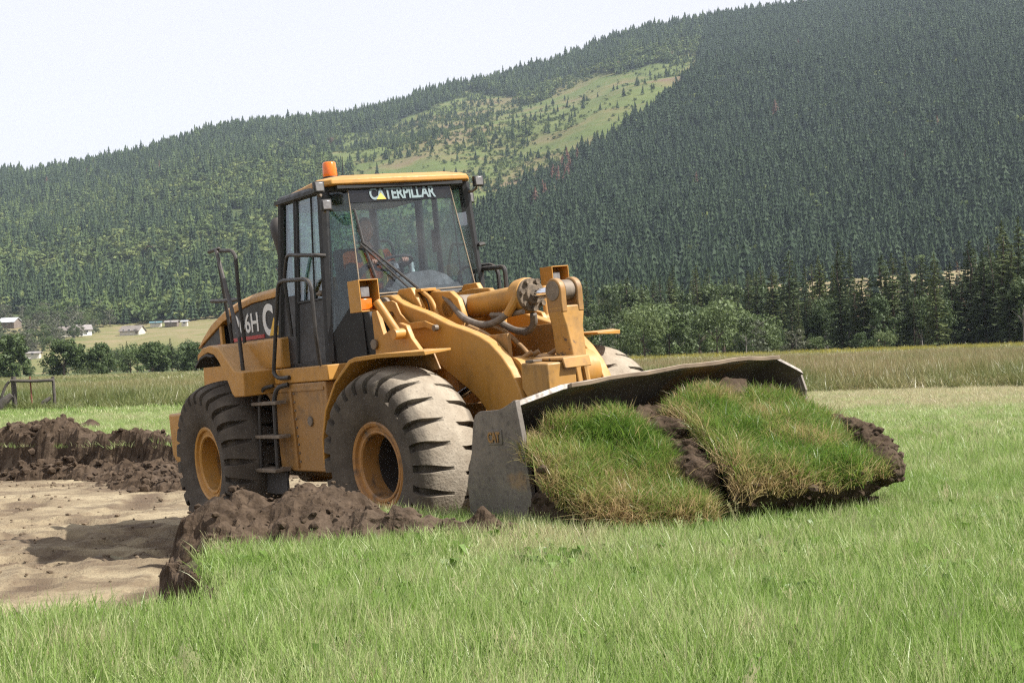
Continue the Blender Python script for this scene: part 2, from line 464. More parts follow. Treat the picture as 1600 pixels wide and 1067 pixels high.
pas = t.ramp(t.math('ADD', t.math('MULTIPLY', n2, .6), t.math('MULTIPLY', n1, .4)), [(.38, (.105, .12, .045)), (.48, (.15, .145, .062)), (.56, (.19, .16, .085)), (.66, (.235, .18, .11))])
dryc = t.ramp(n2, [(.35, (.24, .185, .11)), (.65, (.18, .16, .08))])
col = t.mix(op, woods, clear); col = t.mix(pa, col, pas); col = t.mix(dr_, col, dryc)
t.done(t.principled(col, .95, normal=t.bump(n2, .6, 3.0), spec=.1))
ii = np.arange(len(hd) - 1)[:, None] * len(ha) + np.arange(len(ha) - 1)[None, :]
Fh = np.stack([ii, ii + 1, ii + len(ha) + 1, ii + len(ha)], -1).reshape(-1, 4)
me = mesh_np("hillside", np.stack([HX, HD, HZ - .3], -1).reshape(-1, 3), Fh, MATS["hillside_cover"], True,
             {'open': ('FLOAT', 'POINT', np.where(hzv == 1, 1.0, np.where(hzv == 2, .55, 0.0))), 'pasture': ('FLOAT', 'POINT', past), 'dry': ('FLOAT', 'POINT', dry)})
tag(link_mesh("hillside", me), kind='structure')

# ---- foliage materials: the colour is the leaf's own, varied per plant ------------
def mat_leaf(name, stops, inst, rough=.6, transl=.35, dead=None, local=.25, spec=.35):
    t = NT(name)
    f = t.attr('tint', inst=True) if inst else t.objrand()
    col = t.ramp(f, stops)
    n = t.noise(1.3 if not inst else 3.0, 3)
    col = t.mix(t.maprange(n, .35, .65, 0, local), col, tuple(min(1, c * 1.55) for c in stops[len(stops) // 2][1]))
    if dead: col = t.mix(t.attr('dead', inst=True), col, dead)
    p = t.principled(col, rough, spec=spec)
    tr = t.new('ShaderNodeBsdfTranslucent'); t.l(col, tr.inputs[0])
    ms = t.new('ShaderNodeMixShader'); ms.inputs[0].default_value = transl; t.l(p, ms.inputs[1]); t.l(tr.outputs[0], ms.inputs[2])
    return t.done(ms.outputs[0])
mat_leaf("conifer_far", [(0, (.020, .034, .021)), (.35, (.036, .056, .029)), (.6, (.056, .082, .036)), (.8, (.095, .130, .045)), (1, (.155, .180, .062))], True, transl=.2, dead=(.13, .07, .05), spec=.05)
mat_leaf("conifer_needles", [(0, (.036, .050, .022)), (.5, (.060, .080, .030)), (1, (.10, .118, .042))], False, transl=.2, spec=.2)
mat_leaf("dry_needles", [(0, (.13, .085, .055)), (1, (.16, .11, .07))], False, transl=.2, spec=.2)
mat_leaf("dark_leaves", [(0, (.055, .085, .026)), (1, (.085, .12, .036))], False, transl=.3)
mat_leaf("mid_leaves", [(0, (.055, .085, .030)), (1, (.085, .115, .042))], False, transl=.3)
mat_leaf("pale_leaves", [(0, (.078, .115, .036)), (1, (.118, .152, .056))], False, transl=.3)
mat_leaf("grey_leaves", [(0, (.075, .09, .05)), (1, (.11, .115, .07))], False, transl=.3)
mat_simple("bark", (.085, .062, .045), .9, var=.4, scale=3)
mat_simple("grey_bark", (.20, .18, .16), .9, var=.3, scale=3)

# ---- tree shapes -------------------------------------------------------------------
def quads_to_mesh(name, Q, mat):
    Q = np.asarray(Q, float); n = len(Q); k = Q.shape[1]
    return mesh_np(name, Q.reshape(-1, 3), np.arange(n * k).reshape(n, k), mat)
def conifer_crown(name, mat, H, R, rng, base=.14, dens=1.0, ragged=.42):
    Q = []; z = H * base
    while z < H * .985:
        f = (z - H * base) / (H * (1 - base))
        L0 = R * (1 - f) ** .85 * (.55 + .45 * min(1, f * 7 + .3)) + .12
        nb = max(3, int((5.5 - 2.0 * f) * dens)); ph = rng.random() * 6.28
        for b in range(nb):
            if rng.random() < .10: continue
            an = ph + b * 6.283 / nb + rng.normal(0, .25); L = L0 * (1 - ragged * rng.random()); dz = z + rng.normal(0, .15)
            dirx, diry = math.cos(an), math.sin(an); droop = -.28 - .25 * rng.random() + .5 * f
            ns = 3 if L > 1.2 else 2
            for s_ in range(ns):
                r0 = L * (s_ / ns) * .9; r1 = L * ((s_ + 1.25) / ns); w = (.20 + .12 * rng.random()) * L + .12; tw = rng.normal(0, .35)
                c0 = np.array([dirx * r0, diry * r0, dz + droop * r0 * .8]); c1 = np.array([dirx * r1, diry * r1, dz + droop * r1 + .06 * r1])
                sd = np.array([-diry, dirx, 0]) * math.cos(tw) + np.array([0, 0, 1]) * math.sin(tw)
                Q.append([c0 - sd * w * .55, c0 * .45 + c1 * .55 - sd * w + (0, 0, -.1), c1, c0 * .45 + c1 * .55 + sd * w + (0, 0, -.1)])
                Q.append([c0 + (0, 0, .05), c0 * .4 + c1 * .6 + (0, 0, w * .45), c1 + (0, 0, -.05 * L), c0 * .4 + c1 * .6 - (0, 0, w * .75)])
        z += (.34 + .30 * (1 - f)) * (H / 16) / dens ** .5
    for k in range(3):
        an = k * 2.1; c = np.array([math.cos(an), math.sin(an), 0]) * .12
        Q.append([[0, 0, H * 1.01], c + (0, 0, H * .97), (0, 0, H * .93), -c + (0, 0, H * .97)])
    return quads_to_mesh(name, Q, mat)
def leafy_crown(name, mat, H, R, rng, base=.12, blobs=26, leaves=2600, size=.30, flat=1.0):
    Q = []; B = []
    for i in range(blobs):
        zf = rng.random() ** .8; z = H * (base + (1 - base) * (.08 + .86 * zf))
        prof = R * math.sin(min(1, .30 + .78 * (1 - abs(zf - .42) * 1.25)) * 1.57) * (1 if zf < .8 else .72)
        an = rng.random() * 6.283; rr = prof * (.30 + .62 * rng.random() ** .6); br = R * (.24 + .20 * rng.random())
        B.append((math.cos(an) * rr * rng.uniform(.7, 1.25), math.sin(an) * rr, min(z, H - br * .5), br * rng.uniform(.55, 1.1)))
    B.append((0, 0, H * .55, R * .55))
    for i in range(leaves):
        bx, by, bz, br = B[rng.integers(len(B))]
        v = rng.normal(0, 1, 3); v /= np.linalg.norm(v)
        p = np.array([bx, by, bz]) + v * br * (.45 + .70 * rng.random()) * np.array([1, 1, .85 * flat])
        if p[2] < H * base * .6: continue
        nrm = v * .9 + rng.normal(0, .55, 3); nrm /= np.linalg.norm(nrm)
        a = np.cross(nrm, rng.normal(0, 1, 3)); a /= np.linalg.norm(a); b = np.cross(nrm, a); s_ = size * (.6 + .8 * rng.random())
        Q.append([p - a * s_, p + b * s_ * .55, p + a * s_, p - b * s_ * .55])
    return quads_to_mesh(name, Q, mat)
def trunk_mesh(name, mat, H, r, rng, limbs=0):
    m = MB(); path = [(rng.normal(0, .012) * H * k / 5, rng.normal(0, .012) * H * k / 5, H * k / 5) for k in range(6)]
    m.tube(path, [r * (1 - .16 * k) for k in range(6)], 7)
    for i in range(limbs):
        an = rng.random() * 6.28; z0 = H * (.35 + .5 * rng.random()); L = H * (.25 + .25 * rng.random())
        m.tube([(0, 0, z0), (math.cos(an) * L * .4, math.sin(an) * L * .4, z0 + L * .4), (math.cos(an) * L, math.sin(an) * L, z0 + L * .8)], [r * .4, r * .28, r * .1], 5)
    bmesh.ops.recalc_face_normals(m.bm, faces=m.bm.faces)
    me = bpy.data.meshes.new(name); m.bm.to_mesh(me); m.bm.free(); me.materials.append(mat); return me
rg = np.random.default_rng(5)
KIND = {}
def kind(key, variants): KIND[key] = variants
kind('conifer', [(conifer_crown("crown", MATS["conifer_needles"], 16, R, rg, b, d), trunk_mesh("trunk", MATS["bark"], 14.5, .24, rg)) for R, b, d in ((2.5, .10, 1.1), (2.9, .16, 1.0), (2.2, .08, 1.2), (3.0, .24, .9), (2.6, .12, 1.1))])
kind('pine', [(conifer_crown("crown", MATS["conifer_needles"], 17, R, rg, b, d, .5), trunk_mesh("trunk", MATS["bark"], 15.5, .26, rg)) for R, b, d in ((2.5, .38, .8), (2.8, .30, .75), (2.3, .46, .85))])
kind('dry', [(conifer_crown("crown", MATS["dry_needles"], 14, 1.8, rg, .3, .55, .55), trunk_mesh("trunk", MATS["grey_bark"], 13, .2, rg))])
kind('round', [(leafy_crown("crown", MATS["dark_leaves"], 7, R, rg, .0, 44, 4200, .27), trunk_mesh("trunk", MATS["bark"], 3.6, .26, rg, 5)) for R in (3.5, 3.2, 2.9)])
kind('mid', [(leafy_crown("crown", MATS["mid_leaves"], 8, R, rg, .03, 34, 2300, .23), trunk_mesh("trunk", MATS["grey_bark"], 4.5, .2, rg, 5)) for R in (3.1, 2.6, 3.4)])
kind('pale', [(leafy_crown("crown", MATS["pale_leaves"], 6, R, rg, .03, 30, 1900, .19), trunk_mesh("trunk", MATS["bark"], 3.2, .17, rg, 4)) for R in (2.7, 3.1)])
kind('grey', [(leafy_crown("crown", MATS["grey_leaves"], 6, 2.5, rg, .03, 16, 800, .24), trunk_mesh("trunk", MATS["grey_bark"], 5.2, .15, rg, 9))])
NTREE = {}
def tree(name, key, x, y, z, h, label, group, wide=1.0, lean=0.02):
    v = KIND[key]; c, tr = v[rg.integers(len(v))]
    nat = {'conifer': 16, 'pine': 17, 'dry': 14, 'round': 7, 'mid': 8, 'pale': 6, 'grey': 6}[key]
    r = empty(name, (x, y, z - .15), rg.random() * 6.28)
    s = h / nat; r.scale = (s * wide, s * wide, s); r.rotation_euler = (rg.normal(0, lean), rg.normal(0, lean), r.rotation_euler[2])
    tag(r, label, 'tree', group)
    link_mesh("trunk", tr, None, r); link_mesh("crown", c, None, r)
    return r
def flat_z(x, y): return float(z_ground(np.array([x]), np.array([y]))[0])
def land_z(x, y):
    return float(z_hill(np.array([x / y]), np.array([y]))[0]) if y > 400 else max(flat_z(x, y), .2)
def depth_for(px, py, lo=440, hi=2200):
    """distance at which the hillside shows at this height in the picture"""
    D = np.linspace(lo, hi, 600); a = (px - 800) / FPX
    e = (hor(px) - py) / FPX; ang = z_hill(np.full_like(D, a), D) / D
    k = np.argmax(ang > e); return float(D[k])

# belt of tall conifers behind the weedy field
gp = "conifers of the belt behind the weedy field"
for i in range(112):
    px = 1225 + 420 * (i + rg.random()) / 112; D = 215 + rg.random() * 120 if i % 3 else 205 + rg.random() * 25
    topy = np.interp(px, [1225, 1290, 1340, 1420, 1500, 1560, 1640], [462, 432, 420, 428, 412, 402, 396]) + rg.normal(8, 30)
    x = at(px, D); z = land_z(x, D); h = max(7.5, (hor(px) - topy) / FPX * D + CZ - z)
    if rg.random() < .11: tree("conifer_tree", 'dry', x, D, z, h * .8, "thin half dead conifer with brownish sparse needles in the belt behind the weedy field", "half dead conifers of the belt", .9)
    elif rg.random() < .16: tree("bushy_tree", 'mid', x, D, z, h * rg.uniform(.55, .8), "leafy green tree standing between the tall conifers of the belt", "leafy trees in the conifer belt", .8)
    elif rg.random() < .4: tree("pine_tree", 'pine', x, D, z, h, "tall pine with a bare lower trunk in the belt behind the weedy field", "pines of the belt behind the weedy field", 1.25)
    else: tree("conifer_tree", 'conifer', x, D, z, h, "tall dark green conifer in the dense belt behind the weedy field", gp, rg.uniform(.95, 1.65))
# conifers between the machine and that belt, standing farther back
gp = "conifers behind the pale bushes"
for i in range(64):
    px = 880 + 380 * rg.random(); D = 290 + rg.random() * 240
    topy = np.interp(px, [880, 940, 1000, 1100, 1250], [470, 455, 452, 438, 430]) + rg.normal(0, 18) - (D - 290) * .12
    x = at(px, D); z = land_z(x, D); h = float(np.clip((hor(px) - topy) / FPX * D + CZ - z, 8, 21))
    tree("conifer_tree", 'conifer' if rg.random() < .75 else 'pine', x, D, z, h, "dark conifer rising behind the pale bushes at the field edge", gp, 1.05)
# leafy bushes at the field edge, right of the machine
for i in range(46):
    px = 890 + 360 * (i + rg.random()) / 46; D = 185 + rg.random() * 75
    x = at(px, D); z = land_z(x, D)
    topy = np.interp(px, [890, 960, 1010, 1060, 1120, 1180, 1250], [494, 470, 462, 478, 466, 482, 505]) + abs(rg.normal(0, 18))
    h = float(np.clip((hor(px) - topy) / FPX * D + CZ - z, 2.2, 9.0)); q = rg.random()
    if q < .36: tree("bushy_tree", 'mid', x, D, z, h, "rounded green bushy tree at the far field edge below the conifers", "green bushy trees at the far field edge", rg.uniform(.7, 1.2))
    elif q < .80: tree("bushy_tree", 'pale', x, D, z, h, "pale grey green bushy tree at the far field edge below the conifers", "pale bushy trees at the far field edge", rg.uniform(.75, 1.3))
    else: tree("bare_bush", 'grey', x, D, z, h * .8, "greyish thin bush with bare stems at the far field edge", "thin grey bushes at the far field edge", 1.2)
for i in range(30):
    px = 885 + 360 * (i + rg.random()) / 30; D = 262 + rg.random() * 45; x = at(px, D); z = land_z(x, D)
    topy = np.interp(px, [885, 960, 1060, 1160, 1250], [478, 455, 448, 446, 450]) + rg.normal(0, 16)
    h = float(np.clip((hor(px) - topy) / FPX * D + CZ - z, 5, 14))
    if i % 3 == 0: tree("bushy_tree", 'mid', x, D, z, h, "tall leafy tree among the conifers just behind the pale bushes", "tall leafy trees behind the pale bushes", .8)
    else: tree("conifer_tree", 'conifer', x, D, z, h * 1.05, "mid green conifer standing close behind the pale bushes", "conifers close behind the pale bushes", 1.4)
for i in range(12):
    px = 1235 + 380 * rg.random(); D = 200 + rg.random() * 40; x = at(px, D); z = land_z(x, D)
    tree("bushy_tree", 'pale' if i % 2 else 'mid', x, D, z, 1.2 + 1.6 * rg.random(), "low green bush at the foot of the tall conifer belt", "low bushes at the foot of the conifer belt", 1.3)
# five dark round trees of the hedgerow
for px, wpx, topy, lab in ((18, 72, 524, "large dark round tree cut by the picture edge behind the broken rail fence"), (99, 62, 535, "dark round tree with rugged crown standing alone just past the rail fence"),
                           (158, 44, 541, "narrow dark round tree beside the pale willow in the hedgerow"), (237, 58, 539, "dark round tree between the pale willow and the tractor hood"),
                           (300, 48, 538, "dark tree partly hidden by the rear of the wheel loader")):
    D = 262.; x = at(px, D); z = land_z(x, D); h = (hor(px) - topy) / FPX * D + CZ - z + .6
    tree("round_tree", 'round', x, D, z, h, lab, None, (wpx / FPX * D) / (h / 7 * 6.6), 0)
D = 275.; x = at(203, D); tree("willow_tree", 'pale', x, D, land_z(x, D), (hor(203) - 541) / FPX * D + 1.5, "pale green willow between two dark round trees of the hedgerow", None, 1.05, 0)
for i in range(44):
    px = -20 + 380 * rg.random(); D = 290 + rg.random() * 130; x = at(px, D); z = land_z(x, D)
    topy = np.interp(px, [0, 70, 130, 200, 300, 345], [560, 570, 548, 535, 528, 525]) + abs(rg.normal(0, 12))
    h = float(np.clip((hor(px) - topy) / FPX * D + CZ - z, 2.0, 8.5))
    if px > 170 and rg.random() < .3: tree("conifer_tree", 'conifer', x, D, z, h * 1.12, "small conifer poking up behind the hedgerow of round trees", "small conifers behind the hedgerow", 1.2)
    else: tree("bushy_tree", 'mid' if rg.random() < .6 else 'pale', x, D, z, h, "bushy green tree behind the hedgerow of dark round trees", "bushy trees behind the hedgerow", 1.2)
# trees round the farm buildings on the far slope
for i in range(190):
    px = -30 + 225 * rg.random(); py = 484 + 62 * rg.random()
    if abs(px - 18) < 24 and 496 < py < 524 or abs(px - 208) < 26: continue
    if px > 50 and py > 556 - .36 * (px - 20): continue
    D = depth_for(px, py + 5, 440, 900); x = at(px, D); z = land_z(x, D); h = 4.5 + 5.5 * rg.random()
    q = rg.random()
    tree("bushy_tree", 'grey' if q < .45 else ('mid' if q < .8 else 'pale'), x, D, z, h, "thin grey green tree among the farm buildings of the far slope" if q < .45 else "leafy tree among the farm buildings of the far slope", "thin trees among the far farm buildings" if q < .45 else "leafy trees among the far farm buildings", 1.1)
# ---- the forest of the mountain side (one mass, uncountable) -----------------------
def far_conifer(rng, tiers=7, w=.20):
    V = []; F = []
    for k in range(tiers):
        f = k / tiers; z0 = .10 + .86 * f; r = w * (1 - f) ** .8 * rng.uniform(.85, 1.15); n = 7 if k < 4 else 5; ph = rng.random() * 6
        apex = (rng.normal(0, .004), rng.normal(0, .004), min(1, z0 + .22 * (1 - f * .5) + .02))
        ring = []
        for i in range(n * 2):
            an = ph + math.pi * i / n; rr = r * (rng.uniform(.85, 1.2) if i % 2 == 0 else rng.uniform(.45, .65))
            ring.append((rr * math.cos(an), rr * math.sin(an), z0 - (.035 if i % 2 == 0 else -.01) + rng.normal(0, .008)))
        b = len(V); V.append(apex); V += ring
        for i in range(n * 2): F.append([b, b + 1 + i, b + 1 + (i + 1) % (n * 2)])
    return mesh_np("far_conifer", V, np.array(F), MATS["conifer_far"])
def far_bush(rng, n=90):
    Q = []; B = [(rng.normal(0, .22), rng.normal(0, .22), rng.uniform(.25, .75), rng.uniform(.2, .34)) for _ in range(7)]
    for i in range(n):
        bx, by, bz, br = B[rng.integers(len(B))]; v = rng.normal(0, 1, 3); v /= np.linalg.norm(v); p = np.array([bx, by, bz]) + v * br
        nr = v + rng.normal(0, .5, 3); nr /= np.linalg.norm(nr); a = np.cross(nr, rng.normal(0, 1, 3)); a /= np.linalg.norm(a); b = np.cross(nr, a); s = .13 * rng.uniform(.7, 1.4)
        Q.append([p - a * s, p + b * s * .7, p + a * s, p - b * s * .7])
    return quads_to_mesh("far_bush", Q, MATS["conifer_far"])
rf = np.random.default_rng(17)
forest_protos = proto_collection("forest_shape", [far_conifer(rf, 7, w) for w in (.16, .18, .145, .20, .17)] + [far_bush(rf) for _ in range(3)])
def hill_points(n, lo, hi, a0=-.62, a1=.66):
    D = np.sqrt(rf.random(n) * (hi ** 2 - lo ** 2) + lo ** 2); a = a0 + (a1 - a0) * rf.random(n)
    return a, D
a, D = hill_points(185000, 470, 2420)
z = z_hill(a, D); P = np.stack([a * D, D, z], -1); px, py = project(P); zone = hill_zone(px, py)
bush_n = fbm(P[:, 0] / 120, P[:, 1] / 160, seed=80, oct=4); u = rf.random(len(a))
dens = np.select([zone == 0, zone == 1, zone == 2], [1.0, .045, .70], 0.95)
dens = np.where((zone == 1) & (bush_n > -.05), .50, dens)
dens = np.where((zone == 2) & (bush_n > .30), .55, dens)
dens = np.where((px < 400) & (D < 1300) & (py > np.interp(px, [-400, 0, 60, 180, 240, 345, 400], [484, 487, 492, 506, 505, 497, 488])), 0, dens)                     # open pasture
dens = np.where((px > 1190) & (D < 735), .03, dens)                 # dry bench
dens = np.where((px >= 385) & (px <= 1190) & (D < 600), .6, dens)
gapn = fbm(P[:, 0] / 55, P[:, 1] / 70, seed=86, oct=3); dens = np.where((gapn < -.28) & (zone != 0), dens * .25, dens)
bal = np.clip(420 / D, .28, 1.0) ** .35
keep = (u < dens) & (D < d_ridge(a) + 60)
# keep the surroundings of the far houses open
HOUSES = [(16, 500, 760), (100, 488, 790), (131, 490, 800), (208, 510, 745), (940, 436, 640), (1563, 443, 700)]
a, D, P, px, py, zone, bush_n = [q[keep] for q in (a, D, P, px, py, zone, bush_n)]
n = len(a)
u = rf.random(n)
bushy = np.select([zone == 0, zone == 1, zone == 2], [.05, .80, .40 + .38 * (bush_n > .02)], .12)
bushy = np.where((D < 900) & (zone != 0), np.maximum(bushy, .40), bushy)
isb = u < bushy
idx = np.where(isb, 5 + rf.integers(0, 3, n), rf.integers(0, 5, n))
h = np.where(isb, rf.uniform(5, 11, n), np.clip(rf.normal(13.2, 3.9, n), 5, 25))
h = np.where((zone == 1) & isb, rf.uniform(1.2, 3.6, n), h); h = np.where((zone == 1) & ~isb, h * .6, h)
tint = np.where(isb, rf.uniform(.62, 1.0, n), np.clip(rf.normal(.30, .22, n), 0, .66))
tint = np.where(~isb & (zone != 0), np.clip(tint + .10 + .12 * bush_n, 0, .74), tint)
tint = np.where((zone == 0) & ~isb, np.clip(.20 + (tint - .30) * .45, 0, .6), tint); tint = np.where((zone == 2) & ~isb, np.clip(tint + .08, 0, .78), tint); tint = np.where((zone == 1) & isb, rf.uniform(.62, 1.0, n), tint)
tint = np.where((zone == 0) & (py < 90), np.clip(tint + .10, 0, .7), tint)
dead = np.where(rf.random(n) < .0012, .8, 0.0)
redp = ((px - (895 - (py - 265) * .75)) ** 2 / 16 ** 2 < 1) & (py > 262) & (py < 340) & (rf.random(n) < .38)
dead = np.where(redp, .95, dead)
wide = np.where(isb, rf.uniform(.9, 1.5, n), rf.uniform(1.15, 2.05, n))
rot = np.stack([rf.normal(0, .03, n), rf.normal(0, .03, n), rf.random(n) * 6.28], -1)
rot[:, 1] -= .05
scl = np.stack([h * wide, h * wide, h], -1)
P[:, 2] -= .4
fo = scatter("mountain_forest", P, rot, scl, idx, tint, forest_protos, {'dead': dead})
tag(fo, "dense forest of conifers and bushes covering the mountain side", "forest", kind='stuff')

# ---- farm buildings and houses on the far slopes ------------------------------------
mat_simple("white_metal", (.52, .53, .55), .4, var=.06, scale=.6)
mat_simple("pale_wall", (.52, .48, .42), .8, var=.1, scale=.8)
mat_simple("brown_wall", (.17, .135, .11), .85, var=.2, scale=.8)
mat_simple("grey_shingle", (.22, .20, .19), .85, var=.2, scale=1.2)
mat_simple("brown_shingle", (.165, .142, .125), .85, var=.2, scale=1.2)
mat_simple("dark_glass", (.03, .035, .04), .15, var=.1)
mat_simple("white_paint", (.75, .75, .73), .6, var=.05)
mat_simple("blue_tarp", (.08, .16, .18), .6, var=.1)
def house(name, px, D, w, d, hw, hr, rz, wall, roof, label, cat, doors=0, wins=3, overhang=.5):
    x = at(px, D); z = land_z(x, D)
    r = empty(name, (x, D, z - .6), rz); tag(r, label, cat)
    m = MB(); m.loft([[(-w / 2, -d / 2, 0), (w / 2, -d / 2, 0), (w / 2, d / 2, 0), (-w / 2, d / 2, 0)], [(-w / 2, -d / 2, hw + .6), (w / 2, -d / 2, hw + .6), (w / 2, d / 2, hw + .6), (-w / 2, d / 2, hw + .6)]])
    wl = m.build("wall", MATS[wall], r)
    for sx in (-1, 1):
        m = MB(); X = sx * w / 2; m.loft([[(X, -d / 2, hw + .6), (X, d / 2, hw + .6), (X, 0, hw + .6 + hr)], [(X - sx * .15, -d / 2, hw + .6), (X - sx * .15, d / 2, hw + .6), (X - sx * .15, 0, hw + .6 + hr)]]); m.build("gable", MATS[wall], r)
    m = MB(); o = overhang; k = hr / (d / 2)
    for sy in (-1, 1):
        y1 = sy * (d / 2 + o); z1 = hw + .6 - k * o
        m.loft([[(-w / 2 - o, 0, hw + .6 + hr), (-w / 2 - o, y1, z1), (-w / 2 - o, y1, z1 + .22), (-w / 2 - o, 0, hw + .82 + hr)], [(w / 2 + o, 0, hw + .6 + hr), (w / 2 + o, y1, z1), (w / 2 + o, y1, z1 + .22), (w / 2 + o, 0, hw + .82 + hr)]])
    m.build("roof", MATS[roof], r)
    for i in range(wins):
        xw = -w / 2 + w * (i + .7) / (wins + .4)
        m = MB(); m.box(xw - .55, xw + .55, -d / 2 - .06, -d / 2 + .05, 1.5, 2.7); wn_ = m.build("window", MATS["white_paint"], r)
        m = MB(); m.box(xw - .45, xw + .45, -d / 2 - .09, -d / 2 - .02, 1.6, 2.6); m.build("pane", MATS["dark_glass"], wn_)
    if doors:
        m = MB(); m.box(w * .32, w * .32 + 1.1, -d / 2 - .07, -d / 2 + .05, .6, 2.7); m.build("door", MATS["brown_wall"], r)
    return r
house("barn", 17, depth_for(17, 506, 480, 790), 9.0, 6.5, 2.6, 2.0, rad(-18), "brown_wall", "white_metal", "barn with a shiny white metal roof on the far slope", "barn", 1, 1)
house("farm_house", 103, 700, 13, 7, 2.4, 1.7, rad(6), "pale_wall", "brown_shingle", "long low house with brown roof among thin trees of the far slope", "house", 1, 4)
house("farm_house", 129, 705, 7.5, 6.5, 2.4, 2.0, rad(25), "white_paint", "grey_shingle", "pale house with a white gable beside the long brown roofed house", "house", 0, 2)
house("farm_house", 208, depth_for(208, 516, 500, 800), 9.0, 7, 1.5, 2.1, rad(-12), "pale_wall", "brown_shingle", "house with a brown many sided roof at the top edge of the pasture", "house", 1, 3)
house("shed", 45, 575, 8, 4, 1.6, .5, rad(4), "pale_wall", "grey_shingle", "low pale shed below the barn with the metal roof", "shed", 0, 2)
house("shed", 38, 545, 3.2, 2.4, 1.3, .4, rad(4), "pale_wall", "grey_shingle", "tiny pale shed low down between trees of the far slope", "shed", 0, 1)
house("shed", 245, depth_for(245, 504, 500, 820), 5.0, 3.5, 1.6, .5, rad(3), "pale_wall", "blue_tarp", "small shed with a blue green roof at the top of the pasture", "shed", 0, 1)
house("shed", 270, depth_for(270, 504, 500, 820), 6.0, 3.5, 1.5, .7, rad(-8), "brown_wall", "grey_shingle", "small brown shed with grey roof at the top of the pasture", "shed", 0, 1)
house("shed", 290, depth_for(290, 503, 500, 820), 2.6, 2.4, 1.9, .4, rad(-4), "pale_wall", "white_metal", "small pale upright hut at the top of the pasture", "shed", 0, 1)
house("house", 940, 610, 8.5, 7, 2.2, 2.0, rad(10), "brown_wall", "grey_shingle", "house with grey roof half hidden in conifers behind the wheel loader", "house", 1, 3)
house("warehouse", 1566, 560, 13, 8, 3.6, .9, rad(-6), "white_metal", "white_metal", "white building showing between the tall conifers of the belt", "building", 0, 2)
house("farm_house", 1475, 590, 6, 5, 1.6, 1.4, rad(8), "pale_wall", "grey_shingle", "small pale house mostly hidden behind the conifer belt", "house", 0, 2)
house("farm_house", 400, 700, 9, 6, 2.0, 1.5, rad(20), "pale_wall", "grey_shingle", "pale roofed house in the forest edge above the loader's hood", "house", 0, 2)
m = MB(); X = at(196, 565); zz = land_z(X, 565)
# parked vehicle by the brown roofed house
def far_car(px, D, col, label):
    x = at(px, D); z = land_z(x, D); r = empty("parked_car", (x, D, z), rad(8)); tag(r, label, "car")
    m = MB(); m.prism([(-2.2, .35), (2.2, .35), (2.2, .85), (1.5, .95), (.9, 1.45), (-1.3, 1.48), (-1.9, .95), (-2.2, .9)], -.85, .85); m.build("body", MATS[col], r, bevel=.05)
    for sx in (-1.35, 1.35):
        for sy in (-.82, .82):
            m = MB(); m.lathe([(.05, -.1), (.34, -.1), (.34, .1), (.05, .1)], (sx, sy, .34), n=12); m.build("wheel", MATS["rubber_far"], r)
    m = MB(); m.prism([(-1.2, .98), (1.35, .98), (.85, 1.38), (-1.1, 1.4)], -.87, -.83); m.build("window", MATS["dark_glass"], r)
mat_simple("rubber_far", (.03, .03, .03), .8)
far_car(196, depth_for(196, 514, 500, 800), "white_paint", "white car parked beside the brown roofed house on the far slope")

# ---- rail fence at the edge of the weeds ---------------------------------------------
mat_simple("old_wood", (.17, .14, .115), .9, var=.35, scale=6, bump=.4)
mat_simple("dark_wood", (.075, .065, .055), .9, var=.35, scale=6, bump=.4)
mat_simple("rust_metal", (.19, .07, .045), .8, var=.3, scale=10)
D = 51.5
fx = lambda q: at(q, D)
zf = lambda x, y: flat_z(x, y)
rf_ = empty("rail_fence", (fx(48), D, zf(fx(48), D))); tag(rf_, "broken old wooden fence with a single top rail and leaning posts in tall weeds", "fence")
def fpost(name, pxa, pya, pxb, r, mat, dy=0.0, n=8, zb=-.1):
    xa, xb = fx(pxa) - fx(48), fx(pxb) - fx(48); za = CZ + (hor(pxa) - pya) / FPX * D - zf(fx(48), D)
    m = MB(); m.tube([(xb, dy, zb), (xb * .5 + xa * .5 + .01, dy, (za + zb) / 2), (xa, dy, za)], [r, r * .97, r * .93], n); return m.build(name, MATS[mat], rf_)
fpost("post", 20, 588, 21, .075, "dark_wood"); fpost("post", 14, 589, 15, .045, "dark_wood", .2); fpost("post", 81, 588, 83, .055, "dark_wood")
p_ = fpost("metal_stake", 46, 588, 48, .028, "rust_metal", -.05, 6)
m = MB(); zr0 = CZ + (hor(22) - 594.5) / FPX * D - zf(fx(48), D); zr1 = CZ + (hor(80) - 594) / FPX * D - zf(fx(48), D)
m.tube([(fx(16) - fx(48), -.09, zr0), (fx(48) - fx(48), -.1, (zr0 + zr1) / 2 - .02), (fx(83) - fx(48), -.09, zr1)], .05, 8); m.build("rail", MATS["dark_wood"], rf_)
m = MB(); m.tube(catmull([(fx(-4) - fx(48), -.12, .05), (fx(3) - fx(48), -.12, .55), (fx(8) - fx(48), -.1, .82), (fx(14) - fx(48), -.08, 1.0)], 4), .045, 7); m.build("brace", MATS["dark_wood"], rf_)
m = MB(); m.tube([(fx(-3) - fx(48), -.3, -.02), (fx(7) - fx(48), -.3, .32), (fx(20) - fx(48), -.25, .55)], [.16, .15, .10], 8); m.build("brace", MATS["dark_wood"], rf_)
m = MB(); m.tube([(fx(62) - fx(48), -.25, -.05), (fx(69) - fx(48), -.22, .28), (fx(79) - fx(48), -.15, .42)], [.09, .08, .06], 8); m.build("brace", MATS["dark_wood"], rf_)

